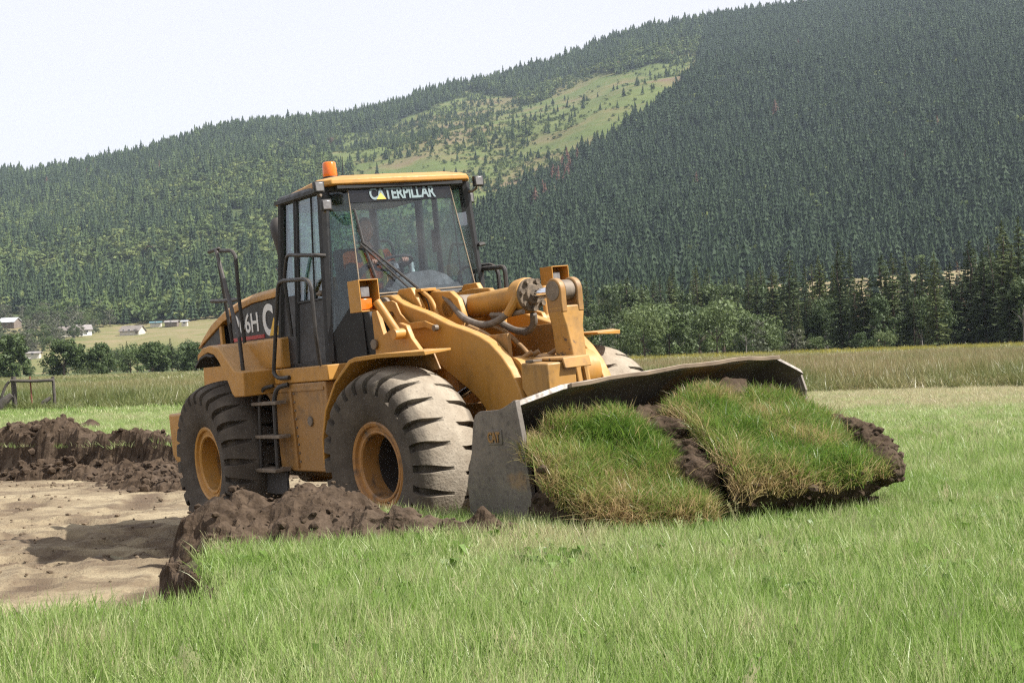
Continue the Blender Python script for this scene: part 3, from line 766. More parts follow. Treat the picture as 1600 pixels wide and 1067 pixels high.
# ---- grass ---------------------------------------------------------------------------
def blade_mat(name, stops, inst=True, transl=.45):
    t = NT(name); f = t.attr('tint', inst=True); v = t.attr('bv')
    col = t.ramp(t.math('ADD', t.math('MULTIPLY', f, .80), t.math('MULTIPLY', v, .34)), stops)
    p = t.principled(col, .40, spec=.40); tr = t.new('ShaderNodeBsdfTranslucent'); t.l(col, tr.inputs[0])
    ms = t.new('ShaderNodeMixShader'); ms.inputs[0].default_value = transl; t.l(p, ms.inputs[1]); t.l(tr.outputs[0], ms.inputs[2])
    return t.done(ms.outputs[0])
GR = [(0, (.065, .12, .020)), (.28, (.160, .268, .042)), (.52, (.262, .370, .100)), (.75, (.42, .46, .22)), (1, (.48, .41, .25))]
blade_mat("grass_blades", GR)
blade_mat("weed_blades", [(0, (.085, .125, .03)), (.35, (.16, .185, .06)), (.6, (.24, .23, .095)), (.85, (.33, .27, .14)), (1, (.26, .16, .09))], transl=.3)
blade_mat("flower_heads", [(0, (.22, .23, .07)), (.5, (.32, .29, .06)), (1, (.42, .35, .05))], transl=.3)
def tuft(name, n, rad_, h, w, mat, rng, lean=.45, bend=.5, seg=3, wind=.18):
    V = []; F = []; bv = []
    for i in range(n):
        r = rad_ * math.sqrt(rng.random()); an = rng.random() * 6.283; bx, by = r * math.cos(an), r * math.sin(an)
        L = h * (rng.uniform(.4, 1.1) if rng.random() < .85 else rng.uniform(1.1, 1.35)); la = rng.random() * 6.283; ln = abs(rng.normal(0, lean)); bd = rng.uniform(.1, 1) * bend
        dx, dy = math.cos(la) * ln + wind, math.sin(la) * ln; fa = rng.random() * 6.283; sx, sy = math.cos(fa) * w * .5, math.sin(fa) * w * .5
        b = len(V); val = rng.random(); m = math.hypot(dx, dy) + 1e-5
        for k in range(seg + 1):
            f = k / seg; out = L * (m * f * .6 + bd * f * f * .6); zz = L * f * (1 - .45 * min(1, m * .5 + bd * .5) * f)
            px_, py_ = bx + dx / m * out, by + dy / m * out; ww = (1 - f) ** .7
            if k < seg: V.append((px_ - sx * ww, py_ - sy * ww, zz - .02)); V.append((px_ + sx * ww, py_ + sy * ww, zz - .02)); bv += [val, val]
            else: V.append((px_, py_, zz - .02)); bv.append(val)
        for k in range(seg - 1): F += [[b + 2 * k, b + 2 * k + 1, b + 2 * k + 3], [b + 2 * k, b + 2 * k + 3, b + 2 * k + 2]]
        F.append([b + 2 * seg - 2, b + 2 * seg - 1, b + 2 * seg])
    return mesh_np(name, V, np.array(F), mat, True, {'bv': ('FLOAT', 'POINT', bv)})
rt = np.random.default_rng(23)
near_t = proto_collection("near_tuft", [tuft("near_tuft", 44, .13, .17, .0080, MATS["grass_blades"], rt, .38, .6) for _ in range(5)])
mid_t = proto_collection("mid_tuft", [tuft("mid_tuft", 90, .26, .15, .0085, MATS["grass_blades"], rt, .40, .5, 2) for _ in range(4)])
far_t = proto_collection("far_tuft", [tuft("far_tuft", 80, .55, .12, .022, MATS["grass_blades"], rt, .4, .5, 2) for _ in range(3)])
weed_t = proto_collection("weed_tuft", [tuft("weed_tuft", 70, .40, .80, .022, MATS["weed_blades"], rt, .28, .35, 3) for _ in range(4)])
weedf_t = proto_collection("far_weed", [tuft("far_weed", 60, .9, .75, .05, MATS["weed_blades"], rt, .28, .3, 2) for _ in range(3)])
flow_t = proto_collection("flower_tuft", [tuft("flower_tuft", 26, .9, .95, .07, MATS["flower_heads"], rt, .1, .2, 2) for _ in range(2)])
def wedge(n, d0, d1, k0=-.40, k1=.40):
    y = np.sqrt(rt.random(n) * (d1 ** 2 - d0 ** 2) + d0 ** 2); x = (k0 + (k1 - k0) * rt.random(n)) * y
    return x, y
FOOT = [(-1.35, 14.3), (.1, 11.95), (2.5, 13.9), (1.4, 15.7), (-.4, 18.6), (-3.4, 17.3)]   # under the machine
BITE = [(-2.7, 11.2), (-2.2, 11.0), (-1.96, 10.1), (-1.74, 9.2), (-1.76, 8.8), (-1.95, 8.9), (-2.2, 9.8), (-2.7, 10.9)]
HEAP = [(-2.7, 11.0), (-2.2, 10.72), (-1.3, 10.75), (-.75, 11.0), (-.1, 11.1), (.02, 11.3), (-.5, 11.42), (-1.0, 11.62), (-1.5, 12.0), (-2.7, 12.2)]
def turf_points(n, d0, d1, margin, k0=-.42, k1=.42, thin=0.0):
    x, y = wedge(n, d0, d1, k0, k1); sd = strip_sd(x, y)
    keep = (sd < margin) & (sdist(x, y, FOOT) < -.02) & (sdist(x, y, HEAP) < .04 * fbm(x * 4, y * 4, seed=12)) & (sdist(x, y, BITE) < .03 * fbm(x * 5, y * 5, seed=13))
    x, y = x[keep], y[keep]; return np.stack([x, y, z_ground(x, y)], -1)
def turf_tint(P, base):
    x, y = P[:, 0], P[:, 1]
    big = 1.8 * fbm(x * .45, y * .30, seed=90, oct=3); patch = smooth(.05, .38, fbm(x * .9 + 4, y * .55, seed=93, oct=4))
    dry = smooth(9.4, 10.6, y) * smooth(14.5, 12.3, y) * patch                    # straw coloured patch between camera and machine
    tt = base + .10 * big + .16 * rt.normal(0, 1, len(x)) + .34 * dry
    tt = tt + .30 * smooth(.1, .5, fbm(x * 3, y * 2, seed=96, oct=3)) * .5
    return np.clip(tt, 0, 1)
P = turf_points(15500, 5.2, 15.0, -.02); n = len(P)
hs = 1.0 + .25 * fbm(P[:, 0] * .8, P[:, 1] * .8, seed=97) + .25 * smooth(9, 7, P[:, 1])
o = scatter("meadow_grass", P, np.stack([rt.normal(0, .10, n), rt.normal(0, .10, n), rt.random(n) * 6.28], -1), np.stack([np.ones(n), np.ones(n), hs], -1) * rt.uniform(.85, 1.2, n)[:, None], rt.integers(0, 5, n), turf_tint(P, .42), near_t)
tag(o, "bright green uncut grass covering the near field before the loader", "grass", kind='stuff')
P = turf_points(19000, 14.8, 46, -.05, -.40, .40); n = len(P)
mow = smooth(17, 24, P[:, 1])
tt = turf_tint(P, .46) + .10 * mow + .62 * smooth(28, 34, P[:, 1]) * smooth(1, 6, P[:, 0]) * (.7 + .5 * fbm(P[:, 0] * .4, P[:, 1] * .4, seed=3))
o = scatter("meadow_grass", P, np.stack([rt.normal(0, .12, n), rt.normal(0, .12, n), rt.random(n) * 6.28], -1), np.stack([np.ones(n), np.ones(n), 1.05 - .45 * mow], -1) * rt.uniform(.85, 1.25, n)[:, None], rt.integers(0, 4, n), np.clip(tt, 0, 1), mid_t)
tag(o, "short green grass of the field beyond the stripped soil", "grass", kind='stuff')
x, y = wedge(9000, 44, 76, -.36, .10); P = np.stack([x, y, z_turf(x, y)], -1); n = len(P)
o = scatter("meadow_grass", P, np.stack([rt.normal(0, .1, n), rt.normal(0, .1, n), rt.random(n) * 6.28], -1), rt.uniform(.8, 1.2, n), rt.integers(0, 3, n), np.clip(turf_tint(P, .5), 0, 1), far_t)
tag(o, "mown pale green grass in front of the tall weeds at the rail fence", "grass", kind='stuff')
# stray weeds, seed stalks and broad leaves between the grass
def stalk(name, rng):
    Q = []
    for i in range(5):
        an = rng.random() * 6.28; L = rng.uniform(.13, .21); ln = rng.uniform(.1, .5); dx, dy = math.cos(an) * ln, math.sin(an) * ln; w = .0011; p = [np.array([dx * L * f * f, dy * L * f * f, L * f * (1 - .3 * ln * f)]) for f in (0, .33, .66, 1)]
        for a_, b_ in zip(p, p[1:]): Q.append([a_ - (w, 0, 0), a_ + (w, 0, 0), b_ + (w, 0, 0), b_ - (w, 0, 0)])
        for k in range(7):
            c = p[2] * (1 - k / 7) + p[3] * (k / 7); r = rng.normal(0, .006, 3); Q.append([c + r - (.002, 0, .005), c + r + (.002, 0, -.003), c + r + (.0018, 0, .007), c + r - (.0018, 0, -.006)])
    Q = np.array(Q); n = len(Q); return mesh_np(name, Q.reshape(-1, 3), np.arange(n * 4).reshape(n, 4), MATS["grass_blades"], False, {'bv': ('FLOAT', 'POINT', np.ones(n * 4))})
def broadleaf(name, rng):
    Q = []
    for i in range(9):
        an = i * .7 + rng.normal(0, .2); L = rng.uniform(.05, .11); d = np.array([math.cos(an), math.sin(an), 0]); s_ = np.array([-d[1], d[0], 0]) * L * .22; z0, z1 = np.array([0, 0, rng.uniform(.05, .10)]), np.array([0, 0, rng.uniform(.02, .07)])
        Q.append([d * .01, d * L * .55 + s_ + z0, d * L + z1, d * L * .55 - s_ + z0])
    Q = np.array(Q); n = len(Q); return mesh_np(name, Q.reshape(-1, 3), np.arange(n * 4).reshape(n, 4), MATS["grass_blades"], False, {'bv': ('FLOAT', 'POINT', np.zeros(n * 4))})
stray_t = proto_collection("stray_plant", [broadleaf("stray_plant", rt) for _ in range(2)] + [stalk("stray_plant", rt) for _ in range(3)])
P = turf_points(900, 5.4, 12.5, -.02); n = len(P); ix = np.where(rt.random(n) < .75, rt.integers(0, 2, n), rt.integers(2, 5, n))
o = scatter("field_weeds", P, np.stack([rt.normal(0, .2, n), rt.normal(0, .2, n), rt.random(n) * 6.28], -1), rt.uniform(.8, 1.4, n), ix, np.where(ix < 2, rt.uniform(.1, .4, n), rt.uniform(.35, .7, n)), stray_t)
tag(o, "scattered broad leaved weeds and pale seed stalks among the grass", "weeds", kind='stuff')
# weeds: edge of the tall growth, nearer on the right
def weed_edge(x, y): return 45.5 + np.clip(-x * .30, 0, 12) - np.clip(x * .5, 0, 8.0) + 2.6 * fbm(x * .30, y * .08, seed=100, oct=4)
x, y = wedge(26000, 38, 84, -.38, .40); k = y > weed_edge(x, y); x, y = x[k], y[k]; P = np.stack([x, y, z_turf(x, y)], -1); n = len(P)
edge = smooth(13, 1, y - weed_edge(x, y)) * np.where(x < 0, 1.25, 1); lush = .35 + .65 * smooth(-.15, .25, fbm(x * .16, y * .05, seed=104))
hh = (.55 + .45 * rt.random(n)) * (1.0 + .18 * fbm(x * .3, y * .2, seed=101)) * np.where(x < 0, .85, 1.0) * (.45 + .55 * smooth(-.3, 4.5, y - weed_edge(x, y) + rt.normal(0, .8, n)))
tint = np.clip(.62 - .27 * (x < 0) - .46 * edge * lush + .34 * fbm(x * .2, y * .1, seed=102) + rt.normal(0, .13, n) + .12 * smooth(6, 16, y - weed_edge(x, y)), 0, 1)
o = scatter("tall_weeds", P, np.stack([rt.normal(0, .1, n), rt.normal(0, .1, n), rt.random(n) * 6.28], -1), np.stack([np.ones(n), np.ones(n), hh], -1), rt.integers(0, 4, n), tint, weed_t)
tag(o, "tall unmown grass and weeds with reddish seed heads at the field margin", "weeds", kind='stuff')
x, y = wedge(15000, 82, 250, -.36, .42); P = np.stack([x, y, z_turf(x, y)], -1); n = len(P)
tint = np.clip(.55 + .3 * fbm(x * .05, y * .02, seed=103) + rt.normal(0, .12, n) - .12 * (x < 0), 0, 1)
o = scatter("tall_weeds", P, np.stack([rt.normal(0, .08, n), rt.normal(0, .08, n), rt.random(n) * 6.28], -1), np.stack([np.ones(n) * 1.4, np.ones(n) * 1.4, rt.uniform(.35, .8, n) * np.where(x < 0, .6, .55)], -1), rt.integers(0, 3, n), tint, weedf_t)
tag(o, "pale rough meadow stretching to the trees at the far field edge", "weeds", kind='stuff')
x, y = wedge(1100, 160, 205, .02, .42); P = np.stack([x, y, z_turf(x, y)], -1); n = len(P)
o = scatter("yellow_flowers", P, np.stack([np.zeros(n), np.zeros(n), rt.random(n) * 6.28], -1), rt.uniform(.5, .7, n), rt.integers(0, 2, n), rt.random(n), flow_t)
tag(o, "strip of yellow flowers along the far edge of the weedy field", "flowers", kind='stuff')

# ---- air ----------------------------------------------------------------------------
HAZE_DENSITY = 0.000065
t = NT("air"); pv = t.new('ShaderNodeVolumePrincipled'); pv.inputs['Color'].default_value = (.72, .85, 1.0, 1); pv.inputs['Density'].default_value = HAZE_DENSITY; pv.inputs['Anisotropy'].default_value = 0.0
pv.inputs['Density Attribute'].default_value = ""
t.l(pv.outputs[0], t.out.inputs['Volume'])
try: t.m.cycles.homogeneous_volume = True
except Exception: pass
m = MB(); m.box(-4600, 4900, -120, 4400, -3.0, 720); hz = m.build("haze", MATS["air"], smooth_sh=False); tag(hz, kind='stuff')
# ================================================================== WHEEL LOADER
mat_paint("loader_yellow", (.45, .215, .030), dust=(.34, .25, .15), dusty=.48, grime=.30)
mat_paint("loader_yellow_worn", (.41, .21, .042), dust=(.33, .24, .145), dusty=.55, grime=.45, chips=.9)
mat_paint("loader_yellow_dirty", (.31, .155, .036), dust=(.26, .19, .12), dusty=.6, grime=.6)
mat_paint("rim_muddy", (.36, .165, .035), dust=(.20, .14, .09), dusty=.9, grime=.85, chips=.6)
mat_simple("seal_tan", (.24, .19, .13), .7, var=.15)
mat_simple("disc_mud_shade", (.030, .022, .017), .9, var=.4, scale=9)  # dirty brown wheel dish, with the shadow of its depth put into the colour
mat_simple("dried_mud", (.15, .115, .08), .95, var=.35, scale=16, bump=.6)
mat_paint("black_paint", (.012, .012, .013), dust=(.16, .135, .10), dusty=.10, grime=.1)
mat_paint("charcoal_panel", (.022, .021, .023), dust=(.18, .15, .12), dusty=.16, grime=.1)
mat_paint("handrail_black", (.018, .017, .017), dust=(.20, .16, .12), dusty=.40, grime=.1)
mat_simple("dirty_steel", (.175, .14, .105), .65, .25, var=.35, scale=9, bump=.15)
mat_simple("chrome", (.75, .78, .82), .08, 1.0, var=.05)
mat_simple("black_rubber", (.045, .042, .040), .75, var=.25, scale=12)
mat_simple("hose_rubber", (.15, .125, .10), .75, var=.3, scale=14)
mat_simple("seat_cloth", (.05, .05, .055), .9, var=.2)
mat_simple("cab_grey", (.13, .13, .14), .75, var=.12)
mat_simple("red_stripe", (.42, .045, .04), .5, var=.1)
mat_simple("white_decal", (.74, .74, .72), .5, var=.06)
mat_simple("pale_decal", (.15, .205, .215), .5, var=.08)
mat_simple("yellow_decal", (.72, .44, .05), .5, var=.06)
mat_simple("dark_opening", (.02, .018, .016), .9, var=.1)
t = NT("amber_lens"); t.done(t.principled((.85, .20, .015), .18, spec=.6, **{'Transmission Weight': .25, 'Subsurface Weight': .2, 'Subsurface Radius': (.05, .02, .01)}))
t = NT("lamp_glass"); n = t.noise(30, 2); t.done(t.principled(t.ramp(n, [(.4, (.19, .18, .175)), (.6, (.24, .23, .22))]), .18, .3, t.bump(n, .3, .004)))
def mat_glass(name, tint, refl=1.0):
    t = NT(name); tr = t.new('ShaderNodeBsdfTransparent'); tr.inputs[0].default_value = tint + (1,)
    gl = t.new('ShaderNodeBsdfGlossy'); gl.inputs['Roughness'].default_value = .02; gl.inputs[0].default_value = (.95, .97, 1, 1)
    fr = t.new('ShaderNodeFresnel'); bf_ = t.new('ShaderNodeNewGeometry'); t.l(t.maprange(bf_.outputs['Backfacing'], 0, 1, 1.52, 1 / 1.52), fr.inputs[0])
    dirt = t.maprange(t.noise(3.0, 5), .35, .75, .0, .045)
    ms = t.new('ShaderNodeMixShader'); t.l(t.math('MULTIPLY', fr.outputs[0], refl), ms.inputs[0]); t.l(tr.outputs[0], ms.inputs[1]); t.l(gl.outputs[0], ms.inputs[2])
    df = t.new('ShaderNodeBsdfDiffuse'); df.inputs[0].default_value = (.35, .33, .30, 1)
    m2 = t.new('ShaderNodeMixShader'); t.l(dirt, m2.inputs[0]); t.l(ms.outputs[0], m2.inputs[1]); t.l(df.outputs[0], m2.inputs[2])
    return t.done(m2.outputs[0])
mat_glass("cab_glass", (.72, .82, .82)); mat_glass("front_glass", (.84, .88, .90)); mat_glass("tinted_strip", (.30, .31, .36))
# tyre: dark rubber, pale dust on the tread blocks
t = NT("tyre_rubber"); ts = t.attr('tread'); n1 = t.noise(7, 6, .65); n2 = t.noise(45, 4)
base = t.mix(t.maprange(n1, .35, .7, 0, .8), (.038, .032, .027), (.080, .066, .052))
dusty = t.mix(t.maprange(n1, .35, .65, 0, 1), (.26, .215, .16), (.35, .30, .23))
dusty = t.mix(t.maprange(n2, .60, .68, 0, .5), dusty, (.12, .10, .085))
col = t.mix(t.math('MULTIPLY', ts, t.maprange(t.noise(3, 4), .2, .6, .75, 1)), base, dusty)
t.done(t.principled(col, .88, normal=t.bump(t.math('ADD', n2, t.noise(12, 5)), .6, .012), spec=.2))
t = NT("bucket_steel"); n1 = t.noise(3, 7, .6); n2 = t.noise(22, 5); n3 = t.noise(1.2, 4)
col = t.ramp(n1, [(.3, (.105, .088, .074)), (.55, (.165, .142, .120)), (.75, (.235, .20, .165))])
col = t.mix(t.maprange(n3, .60, .66, 0, .45), col, (.36, .19, .05)); col = t.mix(t.maprange(n2, .55, .7, 0, .6), col, (.075, .06, .05))
t.done(t.principled(col, t.maprange(n2, .3, .7, .38, .65), .35, t.bump(n2, .2, .004)))
t = NT("worn_lip"); n1 = t.noise(5, 6); t.done(t.principled(t.ramp(n1, [(.3, (.17, .125, .09)), (.6, (.28, .21, .15)), (.8, (.36, .23, .12))]), .55, .2, t.bump(n1, .3, .006)))

root = empty("wheel_loader", (-1.16465, 16.05284, 0)); tag(root, "yellow articulated wheel loader pushing up turf with its wide front bucket", "wheel loader")
TA, TB = 0.010171, 0.070383
root.matrix_world = Matrix.Translation((-1.16465, 16.05284, 0)) @ Matrix.Rotation(-TB, 4, 'Y') @ Matrix.Rotation(TA, 4, 'X')
RM = Matrix.Rotation(-1.0166778, 4, 'Z'); FM = Matrix.Rotation(-0.9007446, 4, 'Z')
YW, YD, YL, BK, CH = (MATS[k] for k in ("loader_yellow", "loader_yellow_dirty", "loader_yellow_worn", "black_paint", "charcoal_panel"))
HR, ST, RB = MATS["handrail_black"], MATS["dirty_steel"], MATS["black_rubber"]
def RP(name, mb, mat, bevel=.008, parent=None, **k): return mb.build(name, mat, parent or root, None if parent else RM, bevel, **k)
def FP(name, mb, mat, bevel=.008, parent=None, **k): return mb.build(name, mat, parent or root, None if parent else FM, bevel, **k)

# ---- wheels ------------------------------------------------------------------
def tyre_mesh(dust):
    prof = [(.365, .225), (.40, .262), (.45, .298), (.52, .322), (.60, .333), (.655, .338), (.70, .340), (.735, .338), (.765, .325), (.79, .297), (.815, .255), (.835, .215), (.85, .165), (.862, .11), (.870, .055), (.874, .0)]
    P = prof + [(r, -o) for r, o in prof[-2::-1]]
    NL = 25; sub = range(12); V = []; T = []
    for k in range(NL):
        for q_ in sub:
            for j, (r, o) in enumerate(P):
                side = 1 if o >= 0 else -1; ao = abs(o); R = r; O = o; cut = 0.0
                wdt = .065 + .110 * float(smooth(.10, .30, np.array(ao)))
                sv = (0, .18, .36, .77 - wdt - .045, .77 - wdt - .02, .77 - wdt, .77 - wdt * .4, .77 + wdt * .4, .77 + wdt, .77 + wdt + .015, .993, .996)[q_]; s_ = min(sv, .996)
                hit = 1.0 if 5 <= q_ <= 8 else 0.0
                ang = (k + s_ + (0.5 if side < 0 else 0)) / NL
                if r > .62 and (ao > .085):
                    cut = hit
                    dpt = .060 * smooth(.085, .13, ao) if ao < .33 else .03
                    dep = .058 * float(smooth(.08, .14, np.array(ao)))
                    if r >= .80: R = r - dep * cut
                    elif r >= .66: R = r - .040 * cut; O = o - side * .055 * cut
                    if r >= .66 and ao > .2: O = O + side * .008 * (1 - cut)
                a_ = 2 * math.pi * ang
                # the groove runs slightly askew
                a_ += .035 * side * (1 - ao / .34) * (1 if r > .7 else 0)
                V.append((R * math.cos(a_), O, R * math.sin(a_)))
                T.append((dust if r > .82 else dust * .35 * float(smooth(.74, .82, np.array(r)))) * (1 - .8 * cut) + (.12 if r <= .82 else 0))
    n = len(P); m = NL * len(sub); i = np.arange(m)[:, None]; j = np.arange(n - 1)[None, :]
    F = np.stack([i * n + j, i * n + j + 1, ((i + 1) % m) * n + j + 1, ((i + 1) % m) * n + j], -1).reshape(-1, 4)
    me = mesh_np("tyre", V, F, MATS["tyre_rubber"], True, {'tread': ('FLOAT', 'POINT', T)})
    me.set_sharp_from_angle(angle=rad(28)); return me
TY = {1.0: tyre_mesh(1.0), .12: tyre_mesh(.12)}
def wheel(x, side, frame, dust, spin, rimmat, discmat="loader_yellow_dirty"):
    M = frame @ Matrix.Translation((x, side * 1.115, .8)) @ (Matrix.Rotation(math.pi, 4, 'Z') if side < 0 else Matrix.Identity(4)) @ Matrix.Rotation(spin, 4, 'Y')
    m = MB(); m.lathe([(.37, .205), (.398, .225), (.402, .262), (.385, .272), (.362, .262), (.352, .235), (.325, .232), (.318, .242), (.300, .242), (.288, .228), (.282, .15), (.276, -.05), (.36, -.06), (.37, -.05)], n=48, close=True)
    w = m.build("wheel", rimmat, root, M, 0, angle=25)
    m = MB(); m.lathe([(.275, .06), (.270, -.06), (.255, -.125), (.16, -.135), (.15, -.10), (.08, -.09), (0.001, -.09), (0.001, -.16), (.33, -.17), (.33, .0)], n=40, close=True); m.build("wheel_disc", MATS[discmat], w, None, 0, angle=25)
    link_mesh("tyre", TY[dust], None, w)
    m = MB(); m.lathe([(.001, -.12), (.075, -.12), (.09, -.09), (.09, -.06), (.06, -.04), (.001, -.04)], n=24); m.build("hub", MATS["dirty_steel"], w)
    for k in range(12):
        a_ = k * math.pi / 6; m = MB(); m.lathe([(.001, 0), (.014, 0), (.014, .022), (.001, .022)], (.215 * math.cos(a_), -.137, .215 * math.sin(a_)), n=6); m.build("bolt", MATS["dirty_steel"], w)
    return w
wheel(1.725, -1, FM, 1.0, .05, MATS["rim_muddy"], "disc_mud_shade"); wheel(1.725, 1, FM, 1.0, .2, YL)
wheel(-1.725, -1, RM, .12, .12, YW); wheel(-1.725, 1, RM, .12, .4, YW)

# ---- rear frame ----------------------------------------------------------------
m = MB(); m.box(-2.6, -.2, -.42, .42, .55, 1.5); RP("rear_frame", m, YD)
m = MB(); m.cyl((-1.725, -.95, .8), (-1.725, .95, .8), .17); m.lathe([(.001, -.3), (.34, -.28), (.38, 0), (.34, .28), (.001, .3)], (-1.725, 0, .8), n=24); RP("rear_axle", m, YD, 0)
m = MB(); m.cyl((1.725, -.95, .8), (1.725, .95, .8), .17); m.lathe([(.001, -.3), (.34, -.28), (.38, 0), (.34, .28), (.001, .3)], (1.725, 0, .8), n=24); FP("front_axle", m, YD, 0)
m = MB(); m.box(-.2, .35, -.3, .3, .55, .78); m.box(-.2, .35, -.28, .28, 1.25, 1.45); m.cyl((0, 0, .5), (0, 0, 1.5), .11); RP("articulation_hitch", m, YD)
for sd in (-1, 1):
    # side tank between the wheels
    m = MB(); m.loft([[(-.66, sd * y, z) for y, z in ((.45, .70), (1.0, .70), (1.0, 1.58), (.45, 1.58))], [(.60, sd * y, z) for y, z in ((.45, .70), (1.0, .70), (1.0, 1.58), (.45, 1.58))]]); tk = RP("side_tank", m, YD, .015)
    m = MB(); m.box(-.22, -.18, sd * 1.0, sd * 1.022, .74, 1.52); m.box(-.63, .57, sd * 1.0, sd * 1.012, 1.50, 1.535); RP("seam_strip", m, YD, .003, tk)
    for zz in np.arange(.80, 1.5, .085):
        m = MB(); m.lathe([(.001, 0), (.012, 0), (.012, .012), (.001, .012)], (-.145, sd * 1.0, zz), (0, sd, 0), 6); RP("bolt", m, ST, 0, tk)
    m = MB(); m.lathe([(.001, 0), (.05, 0), (.05, .02), (.001, .03)], (.2, sd * 1.0, 1.2), (0, sd, 0), 14); RP("filler_cap", m, ST, .003, tk)
    # cab platform and rear fender block
    m = MB(); m.box(-.60, .69, min(sd * .5, sd * 1.0), max(sd * .5, sd * 1.0), 1.585, 1.735); RP("platform", m, YW, .012)
    m = MB(); arch = [(-1.95, 1.88), (-1.80, 1.955), (-1.62, 1.985), (-1.45, 1.955), (-1.34, 1.89), (-1.23, 1.78), (-1.13, 1.66), (-1.04, 1.53), (-.98, 1.495)]
    top = [(-.70, 1.495), (-.70, 1.745), (-.93, 1.765), (-1.30, 2.02), (-1.55, 2.06), (-1.75, 2.045), (-1.93, 1.975)]
    m.prism(arch + top, sd * .70, sd * 1.30); RP("rear_fender", m, YW, .012)
    m = MB(); m.prism([(-1.98, 1.86), (-1.80, 1.945), (-1.62, 1.975), (-1.45, 1.945), (-1.46, 1.93), (-1.62, 1.95), (-1.80, 1.92), (-1.97, 1.83)], sd * .72, sd * 1.325); RP("fender_flap", m, RB, .004)
    m = MB(); m.loft([[(-1.93, sd * .72, 1.76), (-1.93, sd * .97, 1.76), (-1.90, sd * .95, 2.055), (-1.90, sd * .70, 2.075)], [(-.45, sd * .72, 1.74), (-.45, sd * .97, 1.74), (-.47, sd * .95, 2.05), (-.47, sd * .70, 2.07)]]); RP("engine_side_cover", m, YW, .02)
# counterweight
m = MB(); cw = [(-2.75, -1.2), (-3.30, -1.2), (-3.50, -1.14), (-3.62, -1.03), (-3.70, -.6), (-3.70, .6), (-3.62, 1.03), (-3.50, 1.14), (-3.30, 1.2), (-2.75, 1.2)]
m.loft([[(x * .985, y * .97, .74) for x, y in cw], [(x, y, .86) for x, y in cw], [(x, y, 1.335) for x, y in cw]]); RP("counterweight", m, YW, .02)
m = MB(); m.loft([[(-3.40, -.72, 1.34), (-2.50, -.72, 1.34), (-2.5, .72, 1.34), (-3.40, .72, 1.34)], [(-3.33, -.72, 1.93), (-2.5, -.72, 1.93), (-2.5, .72, 1.93), (-3.33, .72, 1.93)]]); RP("radiator_housing", m, YW, .015)
# hood: yellow lid over dark side panels
st_ = [(-.72, 2.615, 2.50), (-1.1, 2.60, 2.49), (-1.66, 2.585, 2.475), (-2.1, 2.545, 2.42), (-2.57, 2.47, 2.325), (-2.93, 2.37, 2.215), (-3.22, 2.24, 2.125), (-3.42, 2.13, 2.06)]
m = MB(); m.loft([[(x, -.725, zb), (x, -.72, zt - .055), (x, -.66, zt - .006), (x, -.55, zt + .012), (x, 0, zt + .035), (x, .55, zt + .012), (x, .66, zt - .006), (x, .72, zt - .055), (x, .725, zb)] for x, zt, zb in st_]); hood = RP("hood", m, YW, .006, angle=50)
m = MB(); m.prism([(-.74, 2.055), (-2.33, 2.055)] + [(x, zb - .004) for x, zt, zb in ((-2.33, 0, 2.38), (-2.1, 0, 2.42), (-1.66, 0, 2.475), (-1.1, 0, 2.49), (-.74, 0, 2.50))], -.708, .708); sp_ = RP("hood_side_panel", m, CH, .004)
m = MB(); m.prism([(-2.72, 1.95), (-3.36, 1.95), (-3.36, 2.07), (-3.22, 2.12), (-2.93, 2.21), (-2.72, 2.275)], -.704, .704); gp_ = RP("rear_grille", m, CH, .004)
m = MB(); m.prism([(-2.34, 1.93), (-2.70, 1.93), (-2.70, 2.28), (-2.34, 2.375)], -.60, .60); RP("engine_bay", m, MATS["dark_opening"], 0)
for sd in (-1, 1):
    m = MB(); m.box(-2.73, -2.66, sd * .69 - .02, sd * .69 + .02, 1.93, 2.29); RP("hood_post", m, YW, .006)
    m = MB(); m.box(-2.325, -1.42, sd * .712 - .004, sd * .712 + .004, 2.085, 2.125); RP("red_stripe", m, MATS["red_stripe"], 0, sp_)
    m = MB(); m.prism([(-2.74, 2.085), (-3.34, 2.055), (-3.34, 2.025), (-2.74, 2.05)], sd * .70, sd * .712); RP("red_stripe", m, MATS["red_stripe"], 0, gp_)

# ---- lettering ------------------------------------------------------------------
def lettering(name, text, width, height, mat, parent, M, bold=.02, depth=.002, spacing=1.0):
    c = bpy.data.curves.new(name, 'FONT'); c.body = text; c.size = 1; c.offset = bold; c.extrude = .01; c.space_character = spacing
    o = bpy.data.objects.new(name, c); COL.objects.link(o); dg = bpy.context.evaluated_depsgraph_get(); dg.update()
    me = bpy.data.meshes.new_from_object(o.evaluated_get(dg)); bpy.data.objects.remove(o); bpy.data.curves.remove(c)
    V = np.empty(len(me.vertices) * 3, np.float32); me.vertices.foreach_get('co', V); V = V.reshape(-1, 3)
    lo, hi = V.min(0), V.max(0); V = (V - (lo + hi) / 2) / (hi - lo) * np.array([width, height, depth]); me.vertices.foreach_set('co', V.astype(np.float32).ravel()); me.materials.clear(); me.materials.append(mat); me.update()
    me.name = name; return link_mesh(name, me, None, parent, M)
SIDE = Matrix(((1, 0, 0, 0), (0, 0, -1, 0), (0, 1, 0, 0), (0, 0, 0, 1)))       # x forward, y up, facing the near side
lettering("model_lettering", "966H", .70, .215, MATS["white_decal"], sp_, Matrix.Translation((-1.905, -.712, 2.268)) @ SIDE, .014, .004)
lettering("logo_lettering", "CAT", .80, .345, MATS["white_decal"], sp_, Matrix.Translation((-1.02, -.712, 2.268)) @ SIDE, .035, .004, .9)
m = MB(); m.prism([(-1.27, 2.096), (-.93, 2.096), (-1.12, 2.285)], -.716, -.711); RP("logo_triangle", m, MATS["yellow_decal"], 0, sp_)

